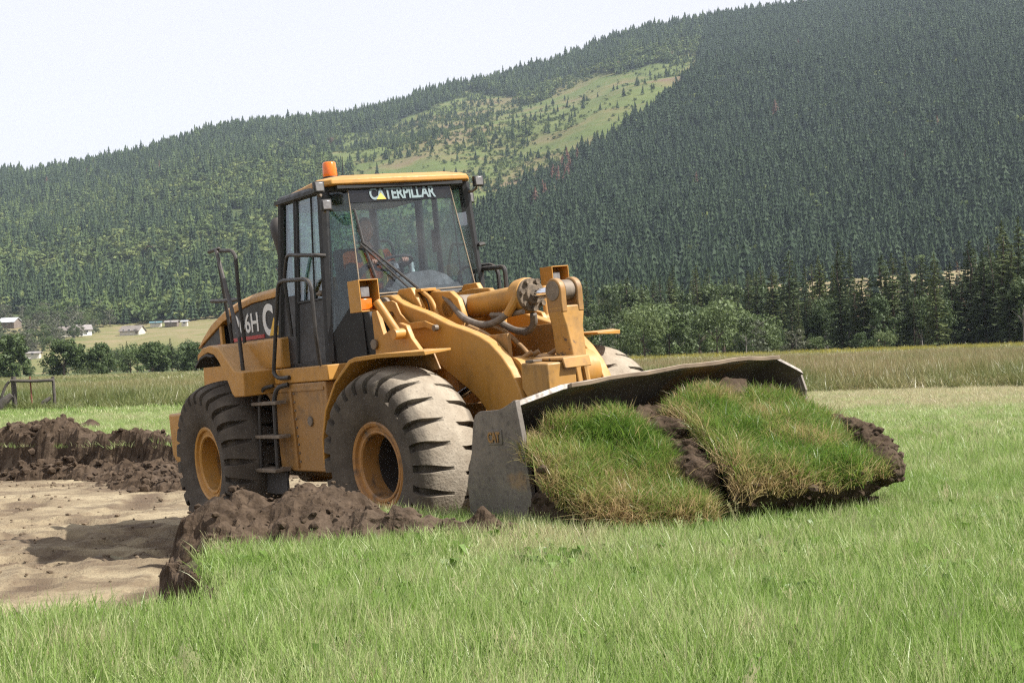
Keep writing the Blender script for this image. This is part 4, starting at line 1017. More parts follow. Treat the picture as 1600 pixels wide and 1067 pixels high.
# ---- cab --------------------------------------------------------------------------
Tw = lambda s: {'rp_t': (-.42, s * .79, 3.43), 'rp_b': (-.66, s * .87, 1.76), 'fp_t': (.56, s * .79, 3.43), 'fp_b': (.55, s * .88, 1.76), 'ws_t': (.64, s * .565, 3.43), 'ws_b': (.83, s * .64, 2.36), 'rr_t': (-.98, s * .52, 3.43), 'rr_b': (-1.05, s * .56, 1.76)}
def lerp(a, b, t_): return tuple(a[i] * (1 - t_) + b[i] * t_ for i in range(3))
m = MB(); m.slab([(-1.05, -.56), (-.66, -.87), (.55, -.88), (.80, -.66), (.95, -.60), (.95, .60), (.80, .66), (.55, .88), (-.66, .87), (-1.05, .56)], 1.70, 1.78); cabf = RP("cab", m, BK, .01)
def post(mb, a, b, r=.03, n=6): mb.tube([a, b], r, n)
m = MB()
for s_ in (-1, 1):
    W = Tw(s_)
    for k in ('rp', 'fp', 'rr'): m.tube([W[k + '_b'], W[k + '_t']], .045 if k != 'fp' else .06, 8)
    m.tube([W['ws_t'], W['fp_t'], W['rp_t'], W['rr_t']], .05, 8)
    m.tube([W['rp_b'], W['rr_b']], .05, 8)
m.tube([Tw(-1)['ws_t'], Tw(1)['ws_t']], .045, 8); m.tube([Tw(-1)['rr_t'], Tw(1)['rr_t']], .05, 8)
RP("cab_frame", m, BK, 0, cabf)
# front cowl below the windscreen and black lower corner panels
m = MB(); m.loft([[(.86, -.62, 1.70), (1.02, -.52, 1.70), (1.02, .52, 1.70), (.86, .62, 1.70), (.6, .62, 1.7), (.6, -.62, 1.7)], [(.84, -.645, 2.345), (.86, -.63, 2.345), (.86, .63, 2.345), (.84, .645, 2.345), (.6, .64, 2.345), (.6, -.64, 2.345)]]); RP("front_cowl", m, BK, .01, cabf)
for s_ in (-1, 1):
    W = Tw(s_); m = MB(); a_ = lerp(W['fp_b'], W['fp_t'], .20); 
    m.plate([W['fp_b'], (.86, s_ * .645, 1.72), (.845, s_ * .65, 2.34), (.80, s_ * .68, 2.34), (.60, s_ * .868, 2.02)], .02, s_); RP("corner_panel", m, BK, .004, cabf)
    m = MB(); m.plate([(.615, s_ * .862, 2.03), (.80, s_ * .675, 2.345), W['ws_b'], W['ws_t'], (.575, s_ * .775, 3.40), (.575, s_ * .84, 2.3)], .008, -s_); RP("corner_window", m, MATS["cab_glass"], 0, cabf)
    # side: rear quarter window, door
    def sp(u, v):
        a2 = lerp(W['rp_b'], W['rp_t'], v); b2 = lerp(W['fp_b'], W['fp_t'], v); return lerp(a2, b2, u)
    m = MB(); m.plate([sp(.04, .42), sp(.315, .42), sp(.315, .97), sp(.05, .97)], .008, s_); RP("quarter_window", m, MATS["cab_glass"], 0, cabf)
    m = MB(); m.plate([sp(.02, 0), sp(.335, 0), sp(.335, .42), sp(.02, .42)], .03, s_); RP("quarter_panel", m, CH, .004, cabf)
    m = MB(); m.tube([sp(.345, .02), sp(.345, .99)], .028, 8); RP("door_pillar", m, BK, 0, cabf)
    m = MB(); m.plate([sp(.37, .01), sp(.97, .01), sp(.97, .375), sp(.37, .375)], .032, s_); dr = RP("door", m, CH, .006)
    m = MB(); m.plate([sp(.385, .375), sp(.96, .375), sp(.965, .97), sp(.385, .97)], .008, s_); RP("door_window", m, MATS["cab_glass"], 0, dr)
    m = MB(); m.tube([sp(.38, .37), sp(.38, .975), sp(.96, .975), sp(.965, .37), sp(.38, .37)], .018, 6); m.tube([sp(.72, .375), sp(.72, .97)], .010, 6); RP("door_frame", m, BK, 0, dr)
    m = MB(); q = Vector(sp(.90, .40)); m.tube([q + Vector((-.06, s_ * .035, 0)), q + Vector((.06, s_ * .035, 0))], .016, 8); m.cyl(q, q + Vector((0, s_ * .045, 0)), .03, n=10); RP("handle", m, ST, 0, dr)
    m = MB(); m.plate([sp(.30, .62), sp(.325, .62), sp(.325, .76), sp(.30, .76)], .05, s_); RP("hinge", m, BK, .004, dr)
    m = MB(); m.plate([W['rp_b'], W['rr_b'], lerp(W['rr_b'], W['rr_t'], .40), lerp(W['rp_b'], W['rp_t'], .40)], .02, -s_); RP("rear_corner_panel", m, CH, .004, cabf)
    m = MB(); m.plate([lerp(W['rp_b'], W['rp_t'], .40), lerp(W['rr_b'], W['rr_t'], .40), lerp(W['rr_b'], W['rr_t'], .97), lerp(W['rp_b'], W['rp_t'], .97)], .008, -s_); RP("rear_corner_window", m, MATS["cab_glass"], 0, cabf)
A, B = Tw(-1), Tw(1)
m = MB(); m.plate([A['rr_b'], B['rr_b'], lerp(B['rr_b'], B['rr_t'], .48), lerp(A['rr_b'], A['rr_t'], .48)], .03); RP("rear_panel", m, CH, .004, cabf)
m = MB(); m.plate([lerp(A['rr_b'], A['rr_t'], .48), lerp(B['rr_b'], B['rr_t'], .48), lerp(B['rr_b'], B['rr_t'], .97), lerp(A['rr_b'], A['rr_t'], .97)], .008); RP("rear_window", m, MATS["cab_glass"], 0, cabf)
# windscreen with dark sun strip
m = MB(); m.plate([A['ws_b'], B['ws_b'], B['ws_t'], A['ws_t']], .010); ws = RP("windscreen", m, MATS["front_glass"], 0)
ws_n = (Vector(B['ws_b']) - Vector(A['ws_b'])).cross(Vector(A['ws_t']) - Vector(A['ws_b'])).normalized()
if ws_n.x < 0: ws_n = -ws_n
off = lambda p, k: tuple(Vector(p) + ws_n * k)
st4 = [off(lerp(A['ws_b'], A['ws_t'], .845), .014), off(lerp(B['ws_b'], B['ws_t'], .845), .014), off(lerp(B['ws_b'], B['ws_t'], .99), .014), off(lerp(A['ws_b'], A['ws_t'], .99), .014)]
m = MB(); m.plate(st4, .003); RP("sun_strip", m, MATS["tinted_strip"], 0, ws)
m = MB()
for s_ in (-1, 1): m.tube([off(Tw(s_)['ws_b'], .012), off(Tw(s_)['ws_t'], .012)], .006, 6)
m.tube([off(A['ws_b'], .012), off(B['ws_b'], .012)], .008, 6); RP("windscreen_seal", m, MATS["seal_tan"], 0, ws)
# lettering on the strip: local x across (+y), y up the glass
ex = Vector((0, 1, 0)); ey = (Vector(A['ws_t']) - Vector(A['ws_b'])); ey = (ey - ex * ey.dot(ex)).normalized(); ez = ex.cross(ey)
Mx = Matrix(((ex.x, ey.x, ez.x, 0), (ex.y, ey.y, ez.y, 0), (ex.z, ey.z, ez.z, 0), (0, 0, 0, 1)))
pc = Vector(off(lerp(lerp(A['ws_b'], A['ws_t'], .918), lerp(B['ws_b'], B['ws_t'], .918), .515), .024))
lettering("strip_lettering", "CATERPILLAR", .735, .125, MATS["pale_decal"], ws, Matrix.Translation(pc) @ Mx, .03, .003, .95)
m = MB(); q0 = pc + ez * .003; m.loft([[q0 + ex * a_ + ey * b_ + ez * c_ for a_, b_ in ((-.300, -.060), (-.195, -.060), (-.247, .006))] for c_ in (0, .002)]); RP("strip_triangle", m, MATS["yellow_decal"], 0, ws)
# roof
def rrect(x0, x1, w0, w1, c):
    return [(x0, -w0 + c), (x0 + c, -w0), (x1 - c * 1.6, -w1), (x1 - .02, -w1 + c), (x1, 0), (x1 - .02, w1 - c), (x1 - c * 1.6, w1), (x0 + c, w0), (x0, w0 - c)]
m = MB(); m.loft([[(x, y, z) for x, y in rrect(-1.12 + i, .73 - i, .60 - i, .86 - i, .10)] for z, i in ((3.442, .02), (3.452, 0), (3.50, .005), (3.518, .04))] + [[(x * .8, y * .75, 3.55) for x, y in rrect(-1.12, .73, .60, .86, .10)]])
roof = RP("cab_roof", m, YW, .010)
m = MB(); m.box(-.5, .5, -.845, -.80, 3.40, 3.44); m.box(-.5, .5, .80, .845, 3.40, 3.44); m.box(.55, .70, -.7, .7, 3.405, 3.44); RP("roof_gutter", m, BK, .004, roof)
# beacon
m = MB(); m.lathe([(.001, 0), (.078, 0), (.082, .02), (.075, .05), (.001, .05)], (.10, -.47, 3.55), (0, 0, 1), 24); bc = RP("beacon", m, BK, 0)
m = MB(); m.lathe([(.001, .05), (.070, .05), (.074, .07), (.066, .185), (.056, .198), (.001, .202)], (.10, -.47, 3.55), (0, 0, 1), 24); RP("beacon_lens", m, MATS["amber_lens"], 0, bc, angle=50)
m = MB(); m.tube([(-.75, .1, 3.55), (-.77, .1, 3.72), (-.78, .12, 3.92)], .004, 5); RP("antenna", m, BK, 0)
# work lamps on stalks
def work_lamp(c, s_, stalk):
    m = MB(); c = Vector(c); m.tube([Vector(stalk), Vector(stalk) * .4 + c * .6 + Vector((-.02, 0, -.06)), c + Vector((-.04, 0, -.06))], .014, 6); w = RP("work_lamp", m, ST, 0)
    m = MB(); d = .05; m.loft([[c + Vector((x, y, z)) for y, z in ((-k, -k), (k, -k), (k, k), (-k, k))] for x, k in ((-.07, .030), (-.03, .052), (.015, .055))]); RP("lamp_body", m, BK, .008, w)
    m = MB(); m.loft([[c + Vector((x, y, z)) for y, z in ((-k, -k), (k, -k), (k, k), (-k, k))] for x, k in ((.013, .043), (.022, .040))]); RP("lens", m, MATS["lamp_glass"], .004, w)
work_lamp((.80, -.94, 3.42), -1, (.56, -.80, 3.38)); work_lamp((.90, -.93, 3.235), -1, (.58, -.80, 3.30))
work_lamp((.73, .87, 3.42), 1, (.56, .79, 3.34)); work_lamp((.56, .84, 3.27), 1, (.56, .79, 3.30))
# wiper on the windscreen
m = MB(); P0 = off((.85, -.03, 2.375), .03)
m.tube([P0, off((.745, -.53, 2.86), .045)], [.016, .009], 6); m.tube([off((.85, -.12, 2.375), .03), off((.745, -.56, 2.85), .045)], [.010, .008], 6)
m.tube([off((.684, -.545, 3.20), .02), off((.745, -.525, 2.86), .035), off((.81, -.455, 2.52), .02)], .013, 6); wp = RP("wiper", m, RB, 0)
# mirror / exhaust behind the cab
m = MB(); m.tube(catmull([(-2.30, .0, 2.45), (-2.31, .0, 2.9), (-2.33, .0, 3.2), (-2.40, .0, 3.45)], 4), [.055] * 5 + [.06, .07, .08, .09, .10, .10, .085, .055], 14); RP("exhaust_stack", m, MATS["handrail_black"], 0)
# interior
m = MB(); m.box(-.45, .05, -.24, .24, 2.14, 2.26); m.loft([[(-.47, -.23, 2.2), (-.36, -.23, 2.2), (-.36, .23, 2.2), (-.47, .23, 2.2)], [(-.62, -.20, 2.9), (-.52, -.20, 2.92), (-.52, .20, 2.92), (-.62, .20, 2.9)]]); m.box(-.40, -.02, -.15, .15, 1.78, 2.14); RP("seat", m, MATS["seat_cloth"], .02)
m = MB(); m.tube([(.55, .02, 1.78), (.42, .02, 2.45), (.34, .02, 2.66)], .04, 10); sc_ = RP("steering_column", m, MATS["cab_grey"], 0)
cw_ = Vector((.33, .02, 2.68)); nw = Vector((-.30, 0, .95)).normalized(); aw = Vector((0, 1, 0)); bw = nw.cross(aw)
m = MB(); m.tube([cw_ + aw * (.19 * math.cos(k * math.pi / 12)) + bw * (.19 * math.sin(k * math.pi / 12)) for k in range(25)], .016, 8, cap=False); m.tube([cw_ - aw * .18, cw_, cw_ + aw * .18], .014, 6); m.tube([cw_, cw_ + bw * .18], .014, 6); RP("steering_wheel", m, MATS["black_rubber"], 0, sc_)
m = MB(); m.prism([(.50, 1.80), (.80, 1.80), (.80, 2.34), (.72, 2.42), (.56, 2.42), (.50, 2.3)], -.30, .52)
m.loft([[(.50, y, 2.40), (.74, y, 2.40), (.70, y, 2.40 + h), (.54, y, 2.40 + h)] for y, h in ((-.24, .01), (-.17, .10), (0, .155), (.24, .165), (.40, .11), (.50, .01))]); RP("dashboard", m, MATS["black_paint"], .01)
m = MB(); m.box(-.45, .25, .30, .48, 1.78, 2.36); m.box(-.1, .2, .32, .46, 2.36, 2.44); con = RP("console", m, MATS["cab_grey"], .02)
m = MB(); m.tube([(.12, .36, 2.42), (.14, .36, 2.58)], .014, 6); m.tube([(.12, .42, 2.42), (.14, .42, 2.58)], .014, 6); RP("lever", m, MATS["black_rubber"], 0, con)
m = MB(); m.lathe([(.001, 0), (.03, 0), (.032, .12), (.001, .12)], (.22, .28, 2.56), (0, 0, 1), 12); RP("cup", m, MATS["white_decal"], 0, con)
m = MB(); m.box(-.7, .4, -.6, .6, 3.33, 3.38); RP("headliner", m, MATS["cab_grey"], .01)

# ---- handrails and ladder ----------------------------------------------------------
for sd in (-1, 1):
    Y = lambda y: sd * y
    m = MB(); m.tube(rounded([(-.18, Y(1.02), 1.645), (-.38, Y(1.05), 1.645), (-.49, Y(1.05), 1.70), (-.14, Y(1.05), 2.58), (-.03, Y(1.05), 2.605), (.53, Y(1.05), 2.575), (.63, Y(1.05), 2.51), (.62, Y(1.05), 2.04), (.54, Y(1.0), 1.74)], .07), .021, 8); RP("grab_rail", m, HR, 0)
    m = MB(); m.tube(rounded([(-.21, Y(.93), 2.05), (-.20, Y(.95), 2.64), (-.08, Y(.95), 2.86), (.60, Y(.95), 2.79), (.62, Y(.86), 2.78)], .06), .019, 8); RP("cab_rail", m, HR, 0)
    m = MB(); m.tube(rounded([(-1.98, Y(.86), 2.03), (-1.93, Y(.95), 3.09), (-1.85, Y(.95), 3.11), (-2.25, Y(.92), 3.11)], .05), .021, 8)
    m.tube(rounded([(-1.90, Y(.95), 3.10), (-1.18, Y(1.2), 3.04), (-.91, Y(1.2), 2.09), (-.92, Y(1.2), 1.76)], .05) if False else [(-1.90, Y(.97), 3.10), (-.93, Y(1.2), 2.10), (-.92, Y(1.2), 1.76)], .021, 8)
    m.tube(rounded([(-1.82, Y(.95), 3.08), (-1.50, Y(.95), 3.05), (-1.41, Y(.95), 2.98), (-1.44, Y(.95), 2.51), (-1.46, Y(.93), 2.05)], .06), .021, 8)
    m.tube([(-2.25, Y(.95), 2.56), (-1.95, Y(.95), 2.54), (-1.44, Y(.95), 2.52)], .021, 8); RP("deck_rail", m, HR, 0)
    # ladder
    m = MB(); m.tube(rounded([(-.60, Y(1.02), 1.575), (-.70, Y(1.10), 1.56), (-.76, Y(1.12), 1.45), (-.85, Y(1.14), .74)], .06), .020, 8); ld = RP("ladder", m, HR, 0)
    m = MB(); m.tube(rounded([(-.22, Y(1.02), 1.575), (-.32, Y(1.10), 1.56), (-.38, Y(1.12), 1.45), (-.42, Y(1.14), .72)], .06), .024, 8); RP("ladder_side", m, HR, 0, ld)
    for zz, xo in ((1.405, -.02), (1.065, 0)):
        m = MB(); m.box(-.86 + xo, -.24 + xo, min(Y(1.04), Y(1.17)), max(Y(1.04), Y(1.17)), zz - .018, zz + .018); RP("rung", m, ST, .006, ld)
    m = MB(); m.box(-.92, -.36, min(Y(1.02), Y(1.2)), max(Y(1.02), Y(1.2)), .705, .745); RP("step", m, ST, .008, ld)
    m = MB(); m.box(-.93, -.38, min(Y(1.05), Y(1.08)), max(Y(1.05), Y(1.08)), .47, .70); RP("mud_flap", m, RB, .004)
m = MB(); m.tube(rounded([(.55, .9, 1.76), (.55, .9, 2.54), (1.01, .9, 2.52), (.99, .9, 1.76)], .06), .024, 8); RP("far_grab_rail", m, HR, 0)

# ---- front frame, arms, linkage --------------------------------------------------------
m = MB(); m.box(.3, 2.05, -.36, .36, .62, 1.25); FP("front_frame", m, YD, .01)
for sd in (-1, 1):
    m = MB(); m.prism([(.42, .9), (.55, 2.12), (.95, 2.30), (1.30, 2.32), (1.55, 2.30), (1.66, 2.22), (1.72, 2.05), (1.70, 1.80), (1.80, 1.45), (2.0, 1.1), (1.95, .9)], sd * .20, sd * .26); tw = FP("tower_plate", m, YW, .008)
    for bx, bz in ((1.40, 2.00), (1.40, 1.88), (1.40, 1.94)):
        m = MB(); m.lathe([(.001, 0), (.028, 0), (.028, .02), (.001, .02)], (bx + .02, sd * .26, bz), (0, sd, 0), 6); FP("bolt", m, YW, 0, tw)
    m = MB(); m.lathe([(.001, -.05), (.10, -.05), (.10, .05), (.001, .05)], (1.50, sd * .21, 2.15), (0, 1, 0), 20); FP("pin_boss", m, YD, .006, tw)
    # lift arm
    up = [(.80, 2.34), (.98, 2.33), (1.19, 2.225), (1.53, 2.12), (1.86, 1.99), (2.17, 1.90), (2.31, 1.85), (2.44, 1.785), (2.59, 1.66), (2.70, 1.53), (2.78, 1.39), (2.84, 1.23), (2.92, 1.0), (3.05, .60)]
    lo = [(2.80, .52), (2.62, .80), (2.45, 1.02), (2.29, 1.20), (2.19, 1.30), (2.06, 1.39), (1.90, 1.48), (1.73, 1.58), (1.47, 1.78), (1.2, 1.92), (.95, 2.02), (.80, 2.10)]
    m = MB(); m.prism(up + lo, sd * .44, sd * .545); FP("lift_arm", m, YW, .012)
    m = MB(); m.lathe([(.001, -.1), (.12, -.1), (.12, .1), (.001, .1)], (.90, sd * .49, 2.20), (0, 1, 0), 20); m.lathe([(.001, -.1), (.12, -.1), (.12, .1), (.001, .1)], (2.93, sd * .49, .66), (0, 1, 0), 20); FP("arm_pin", m, ST, .006)
    m = MB(); m.prism([(.55, 1.0), (.75, 2.18), (.95, 2.38), (1.15, 2.38), (1.28, 2.20), (1.30, 1.9), (1.15, 1.0)], sd * .36, sd * .42); FP("arm_bracket", m, YW, .008)
    # lift cylinder below the arm
    m = MB(); m.cyl((.75, sd * .49, .98), (1.65, sd * .49, 1.27), .085); lc = FP("lift_cylinder", m, YD, .006)
    m = MB(); m.cyl((1.62, sd * .49, 1.26), (2.1, sd * .49, 1.42), .042); FP("rod", m, MATS["chrome"], 0, lc)
    # front fender
    m = MB(); o_, i_ = sd * 1.42, sd * .86
    sec = [(2.30, 1.775), (1.95, 1.79), (1.60, 1.78), (1.50, 1.76), (1.22, 1.57), (1.01, 1.33), (.91, 1.07), (.89, .84)]
    wid = [1.15, 1.38, 1.42, 1.42, 1.42, 1.42, 1.42, 1.42]
    rings = []
    for k, ((x, z), w) in enumerate(zip(sec, wid)):
        nx_, nz_ = (0, -.02) if k < 3 else (.018, -.012)
        rings.append([(x, sd * w, z), (x, i_, z), (x + nx_, i_, z + nz_), (x + nx_, sd * (w - .005), z + nz_ - (.02 if k < 4 else 0))])
    m.loft(rings); fe = FP("front_fender", m, YW, .005)
    m = MB(); m.prism([(2.02, 1.76), (1.0, 1.76), (.95, 1.3), (1.15, 1.3), (1.25, 1.55), (2.1, 1.60)], i_ - sd * .02, i_); FP("fender_plate", m, YD, .005, fe)
    # gusset and lamp stalk
    m = MB(); m.prism([(1.06, 1.78), (1.06, 2.18), (1.14, 2.20), (1.22, 1.96), (1.50, 2.05), (1.60, 2.02), (1.66, 1.9), (1.78, 1.78)], sd * .78, sd * .83); gs = FP("gusset", m, YW, .006)
    m = MB(); m.lathe([(.001, 0), (.045, 0), (.05, .03), (.001, .035)], (1.08, sd * .83, 1.88), (0, sd, 0), 18); FP("reflector", m, ST, .004, gs)
    m = MB(); m.tube([(1.42, sd * 1.0, 2.27), (1.56, sd * .90, 1.96)], .040, 14); m.cyl((1.56, sd * .78, 1.95), (1.56, sd * .95, 1.95), .05, n=14); FP("lamp_stalk", m, YW, .004)
    # lamp housing: open box with headlamp and amber indicator
    y0, y1 = (-1.16, -.945) if sd < 0 else (1.14, 1.36)
    X0, X1, Z0, Z1 = 1.21, 1.40, 2.185, 2.475
    m = MB(); e = .009
    m.box(X0, X1, y0, y0 + e, Z0, Z1); m.box(X0, X1, y1 - e, y1, Z0, Z1); m.box(X0, X1, y0 + e, y1 - e, Z0, Z0 + e); m.box(X0, X1, y0 + e, y1 - e, Z1 - e, Z1); m.box(X0, X0 + e, y0 + e, y1 - e, Z0 + e, Z1 - e); lb = FP("lamp_housing", m, YW, .002)
    m = MB(); yc = (y0 + y1) / 2 - sd * -.0; m.box(X1 - .09, X1 - .035, y0 + .022, y0 + .150, Z0 + .015, Z0 + .118); FP("indicator", m, MATS["amber_lens"], .008, lb)
    m = MB(); m.loft([[(x, y0 + .09 + dy * k, 2.365 + dz * k) for dy, dz in ((-1, -1), (1, -1), (1, 1), (-1, 1))] for x, k in ((X1 - .15, .02), (X1 - .10, .05), (X1 - .055, .055))]); hl = FP("headlamp", m, BK, .008, lb)
    m = MB(); m.loft([[(x, y0 + .09 + dy * k, 2.365 + dz * k) for dy, dz in ((-1, -1), (1, -1), (1, 1), (-1, 1))] for x, k in ((X1 - .055, .050), (X1 - .045, .046))]); FP("headlamp_lens", m, MATS["lamp_glass"], .004, lb)
    # sensor link beside the arm
    m = MB(); m.prism([(.80, 2.20), (.83, 2.27), (1.08, 2.275), (1.14, 2.25), (1.20, 2.14), (1.33, 2.045), (1.58, 2.045), (1.73, 1.995), (1.76, 1.965), (1.73, 1.945), (1.58, 1.985), (1.33, 1.98), (1.20, 2.02), (1.08, 2.17), (.83, 2.18)], sd * .585, sd * .605); sl = FP("position_link", m, YW, .004)
    m = MB(); m.lathe([(.001, -.02), (.03, -.02), (.03, .02), (.001, .02)], (1.73, sd * .595, 1.97), (0, 1, 0), 10); FP("bolt", m, ST, 0, sl)
m = MB(); m.box(1.00, 1.26, -.38, -.20, 2.33, 2.36); m.prism([(1.0, 2.33), (1.22, 2.33), (1.30, 2.1), (.95, 2.1)], -.30, -.27); m.tube(rounded([(1.22, -.34, 2.33), (1.36, -.34, 2.25), (1.45, -.34, 2.05)], .1), .022, 8); FP("wiring_bracket", m, YW, .005)
# tilt cylinder, rod and lever
m = MB(); m.cyl((1.56, 0, 2.145), (2.34, 0, 2.172), .108, n=32); cyl = FP("tilt_cylinder", m, YW, .004)
m = MB(); m.lathe([(.11, 0), (.158, .03), (.165, .12), (.158, .17), (.06, .175)], (2.24, 0, 2.168), (1, 0, .035), 32); FP("cylinder_head", m, YW, .006, cyl, angle=40)
m = MB(); m.lathe([(.001, .165), (.15, .165), (.15, .20), (.10, .205), (.085, .24), (.001, .24)], (2.24, 0, 2.168), (1, 0, .035), 28); FP("gland", m, MATS["dried_mud"], .005, cyl)
for k in range(7):
    a_ = k * math.pi / 3.5 + .2; m = MB(); c_ = (2.44, .13 * math.cos(a_), 2.175 + .13 * math.sin(a_)); m.lathe([(.001, 0), (.026, 0), (.026, .035), (.001, .03)], c_, (1, 0, .03), 6); FP("bolt", m, MATS["dried_mud"], 0, cyl)
m = MB(); m.lathe([(.001, -.13), (.115, -.13), (.115, .13), (.001, .13)], (1.48, 0, 2.145), (0, 1, 0), 24); m.cyl((1.38, 0, 2.14), (1.58, 0, 2.145), .085); FP("cylinder_eye", m, ST, .008, cyl)
m = MB(); m.cyl((2.45, 0, 2.172), (2.88, 0, 2.175), .048, n=24); FP("tilt_rod", m, MATS["chrome"], 0)
m = MB()
for sd in (-1, 1):
    ear = [(2.885 + .105 * math.cos(a_), 2.175 + .112 * math.sin(a_)) for a_ in np.linspace(-.15, math.pi + .15, 14)]
    m.prism(ear + [(2.785, 2.08), (2.79, 1.98), (2.985, 1.98), (2.985, 2.08)], sd * .062, sd * .13)
lv = FP("tilt_lever", m, YD, .012)
m = MB(); m.loft([[(2.795, -.131, 2.04), (2.98, -.131, 2.04), (2.98, .131, 2.04), (2.795, .131, 2.04)], [(2.79, -.128, 1.97), (2.98, -.128, 1.97), (2.98, .128, 1.97), (2.79, .128, 1.97)], [(2.785, -.10, 1.86), (2.985, -.10, 1.86), (2.985, .10, 1.86), (2.785, .10, 1.86)], [(2.775, -.08, 1.6), (3.01, -.08, 1.6), (3.01, .08, 1.6), (2.775, .08, 1.6)], [(2.74, -.072, 1.22), (3.06, -.072, 1.22), (3.06, .072, 1.22), (2.74, .072, 1.22)], [(2.80, -.13, .75), (3.10, -.13, .75), (3.10, .13, .75), (2.80, .13, .75)]]); FP("lever_body", m, YL, .015, lv)
m = MB(); m.lathe([(.001, -.059), (.092, -.059), (.092, .059), (.001, .059)], (2.885, 0, 2.175), (0, 1, 0), 24); FP("rod_eye", m, ST, .01, lv)
m = MB(); m.lathe([(.001, -.137), (.088, -.137), (.088, .137), (.001, .137)], (2.885, 0, 2.175), (0, 1, 0), 18); FP("lever_pin", m, ST, .005, lv)
m = MB(); m.tube([(3.03, .02, 1.50), (3.06, .02, 1.30)], .03, 8); FP("lever_lug", m, YL, .0, lv)
m = MB(); m.cyl((2.58, -.44, 1.44), (2.58, .44, 1.44), .20, n=36); FP("cross_tube", m, YW, .0)
m = MB(); m.loft([[(2.80, y, 1.36), (2.88, y, 1.26), (3.16, y, 1.28), (3.18, y, 1.56), (2.82, y, 1.58)] for y in (-.52, -.20)]); bx_ = FP("lever_guard", m, YL, .015)
m = MB(); m.loft([[(2.79, y, 1.585), (2.79, y, 1.61), (3.20, y, 1.595), (3.22, y, 1.50), (3.20, y, 1.50), (3.18, y, 1.568)] for y in (-.36, -.06)]); FP("guard_lid", m, YL, .008, bx_)
m = MB(); m.box(2.86, 2.97, -.50, -.40, 1.58, 1.60); FP("guard_latch", m, ST, .003, bx_)
m = MB(); m.box(3.0, 3.2, -.5, .5, .5, .75); FP("bucket_link", m, YD, .01)
# hoses
def hose(pts, r, name="hose", mat="hose_rubber"):
    m = MB(); m.tube(catmull(pts, 7), r, 10); return FP(name, m, MATS[mat], 0)
h1 = hose([(.82, -.2, 2.26), (1.05, -.2, 2.29), (1.34, -.22, 2.285), (1.52, -.24, 2.20), (1.74, -.26, 2.03), (2.02, -.24, 1.95), (2.24, -.2, 2.0), (2.34, -.16, 2.09)], .033)
m = MB(); m.tube([(.80, -.2, 2.24), (1.08, -.2, 2.30), (1.30, -.21, 2.295)], .042, 10); m.tube([(2.28, -.18, 2.02), (2.36, -.15, 2.12), (2.38, -.12, 2.18)], .042, 10); FP("hose_fitting", m, YW, 0, h1, )
h2 = hose([(1.78, .05, 2.02), (1.92, .06, 1.93), (2.08, .06, 1.87), (2.26, .05, 1.85), (2.38, .03, 1.91), (2.43, 0, 2.0)], .033)
m = MB(); m.tube([(1.98, -.13, 2.035), (2.2, -.14, 2.015), (2.44, -.12, 2.03)], .024, 8); FP("hose_pipe", m, ST, 0, h2)
for k, y in enumerate((-.42, -.34, -.12)): hose([(1.9, y, 1.95), (2.15, y, 1.86), (2.32, y + .03, 1.72), (2.45, y + .03, 1.62), (2.58, y + .05, 1.60), (2.70, y + .14, 1.665)], .022, "thin_hose", "loader_yellow_dirty")
hose([(1.18, -.30, 2.33), (1.25, -.30, 2.20), (1.24, -.30, 2.08), (1.16, -.3, 1.98)], .008, "thin_hose", "black_rubber")
m = MB(); m.box(1.75, 2.55, -.42, -.38, 1.35, 1.85); m.box(1.75, 2.45, .3, .34, 1.35, 1.9); FP("tower_rib", m, YD, .005)

# ---- bucket ------------------------------------------------------------------------------
inner = [(4.02, 1.345), (3.82, 1.27), (3.62, 1.13), (3.46, .92), (3.38, .68), (3.38, .42), (3.47, .18), (3.64, .04), (3.9, .0), (4.55, -.02)]
outer = [(4.60, -.05), (3.9, -.05), (3.60, .0), (3.41, .15), (3.33, .42), (3.33, .69), (3.42, .95), (3.59, 1.17), (3.80, 1.32), (3.99, 1.385)]
def lipz(y): return float(np.interp(y, [-1.6, -1.30, -1.08, -.6, .3, 1.0, 1.40, 1.6], [-.075, -.02, .02, .035, .05, .045, .02, -.14]))
ys = [-1.58, -1.3, -1.08, -1.0, -.6, -.2, .3, .7, 1.1, 1.3, 1.40, 1.5, 1.58]
m = MB(); rings = []
for y in ys:
    k = lipz(y); ex_ = .16 * float(smooth(1.4, 1.58, np.array(y))); pr = [(x + .25 * k + ex_ * float(smooth(1.0, 1.3, np.array(z))), z + k * smooth(.7, 1.3, np.array(z))) for x, z in inner + outer]; rings.append([(x, y, float(z)) for x, z in pr])
m.loft(rings); bu = FP("bucket", m, MATS["bucket_steel"], .004, angle=30)
m = MB(); rings = []
for y in np.linspace(-1.02, 1.40, 13):
    k = lipz(y) + .006 * math.sin(y * 9); rings.append([(x + .25 * k, y, z + k) for x, z in ((4.045, 1.352), (4.05, 1.388), (3.80, 1.345), (3.78, 1.32))])
m.loft(rings); FP("spill_guard", m, MATS["worn_lip"], .004, bu)
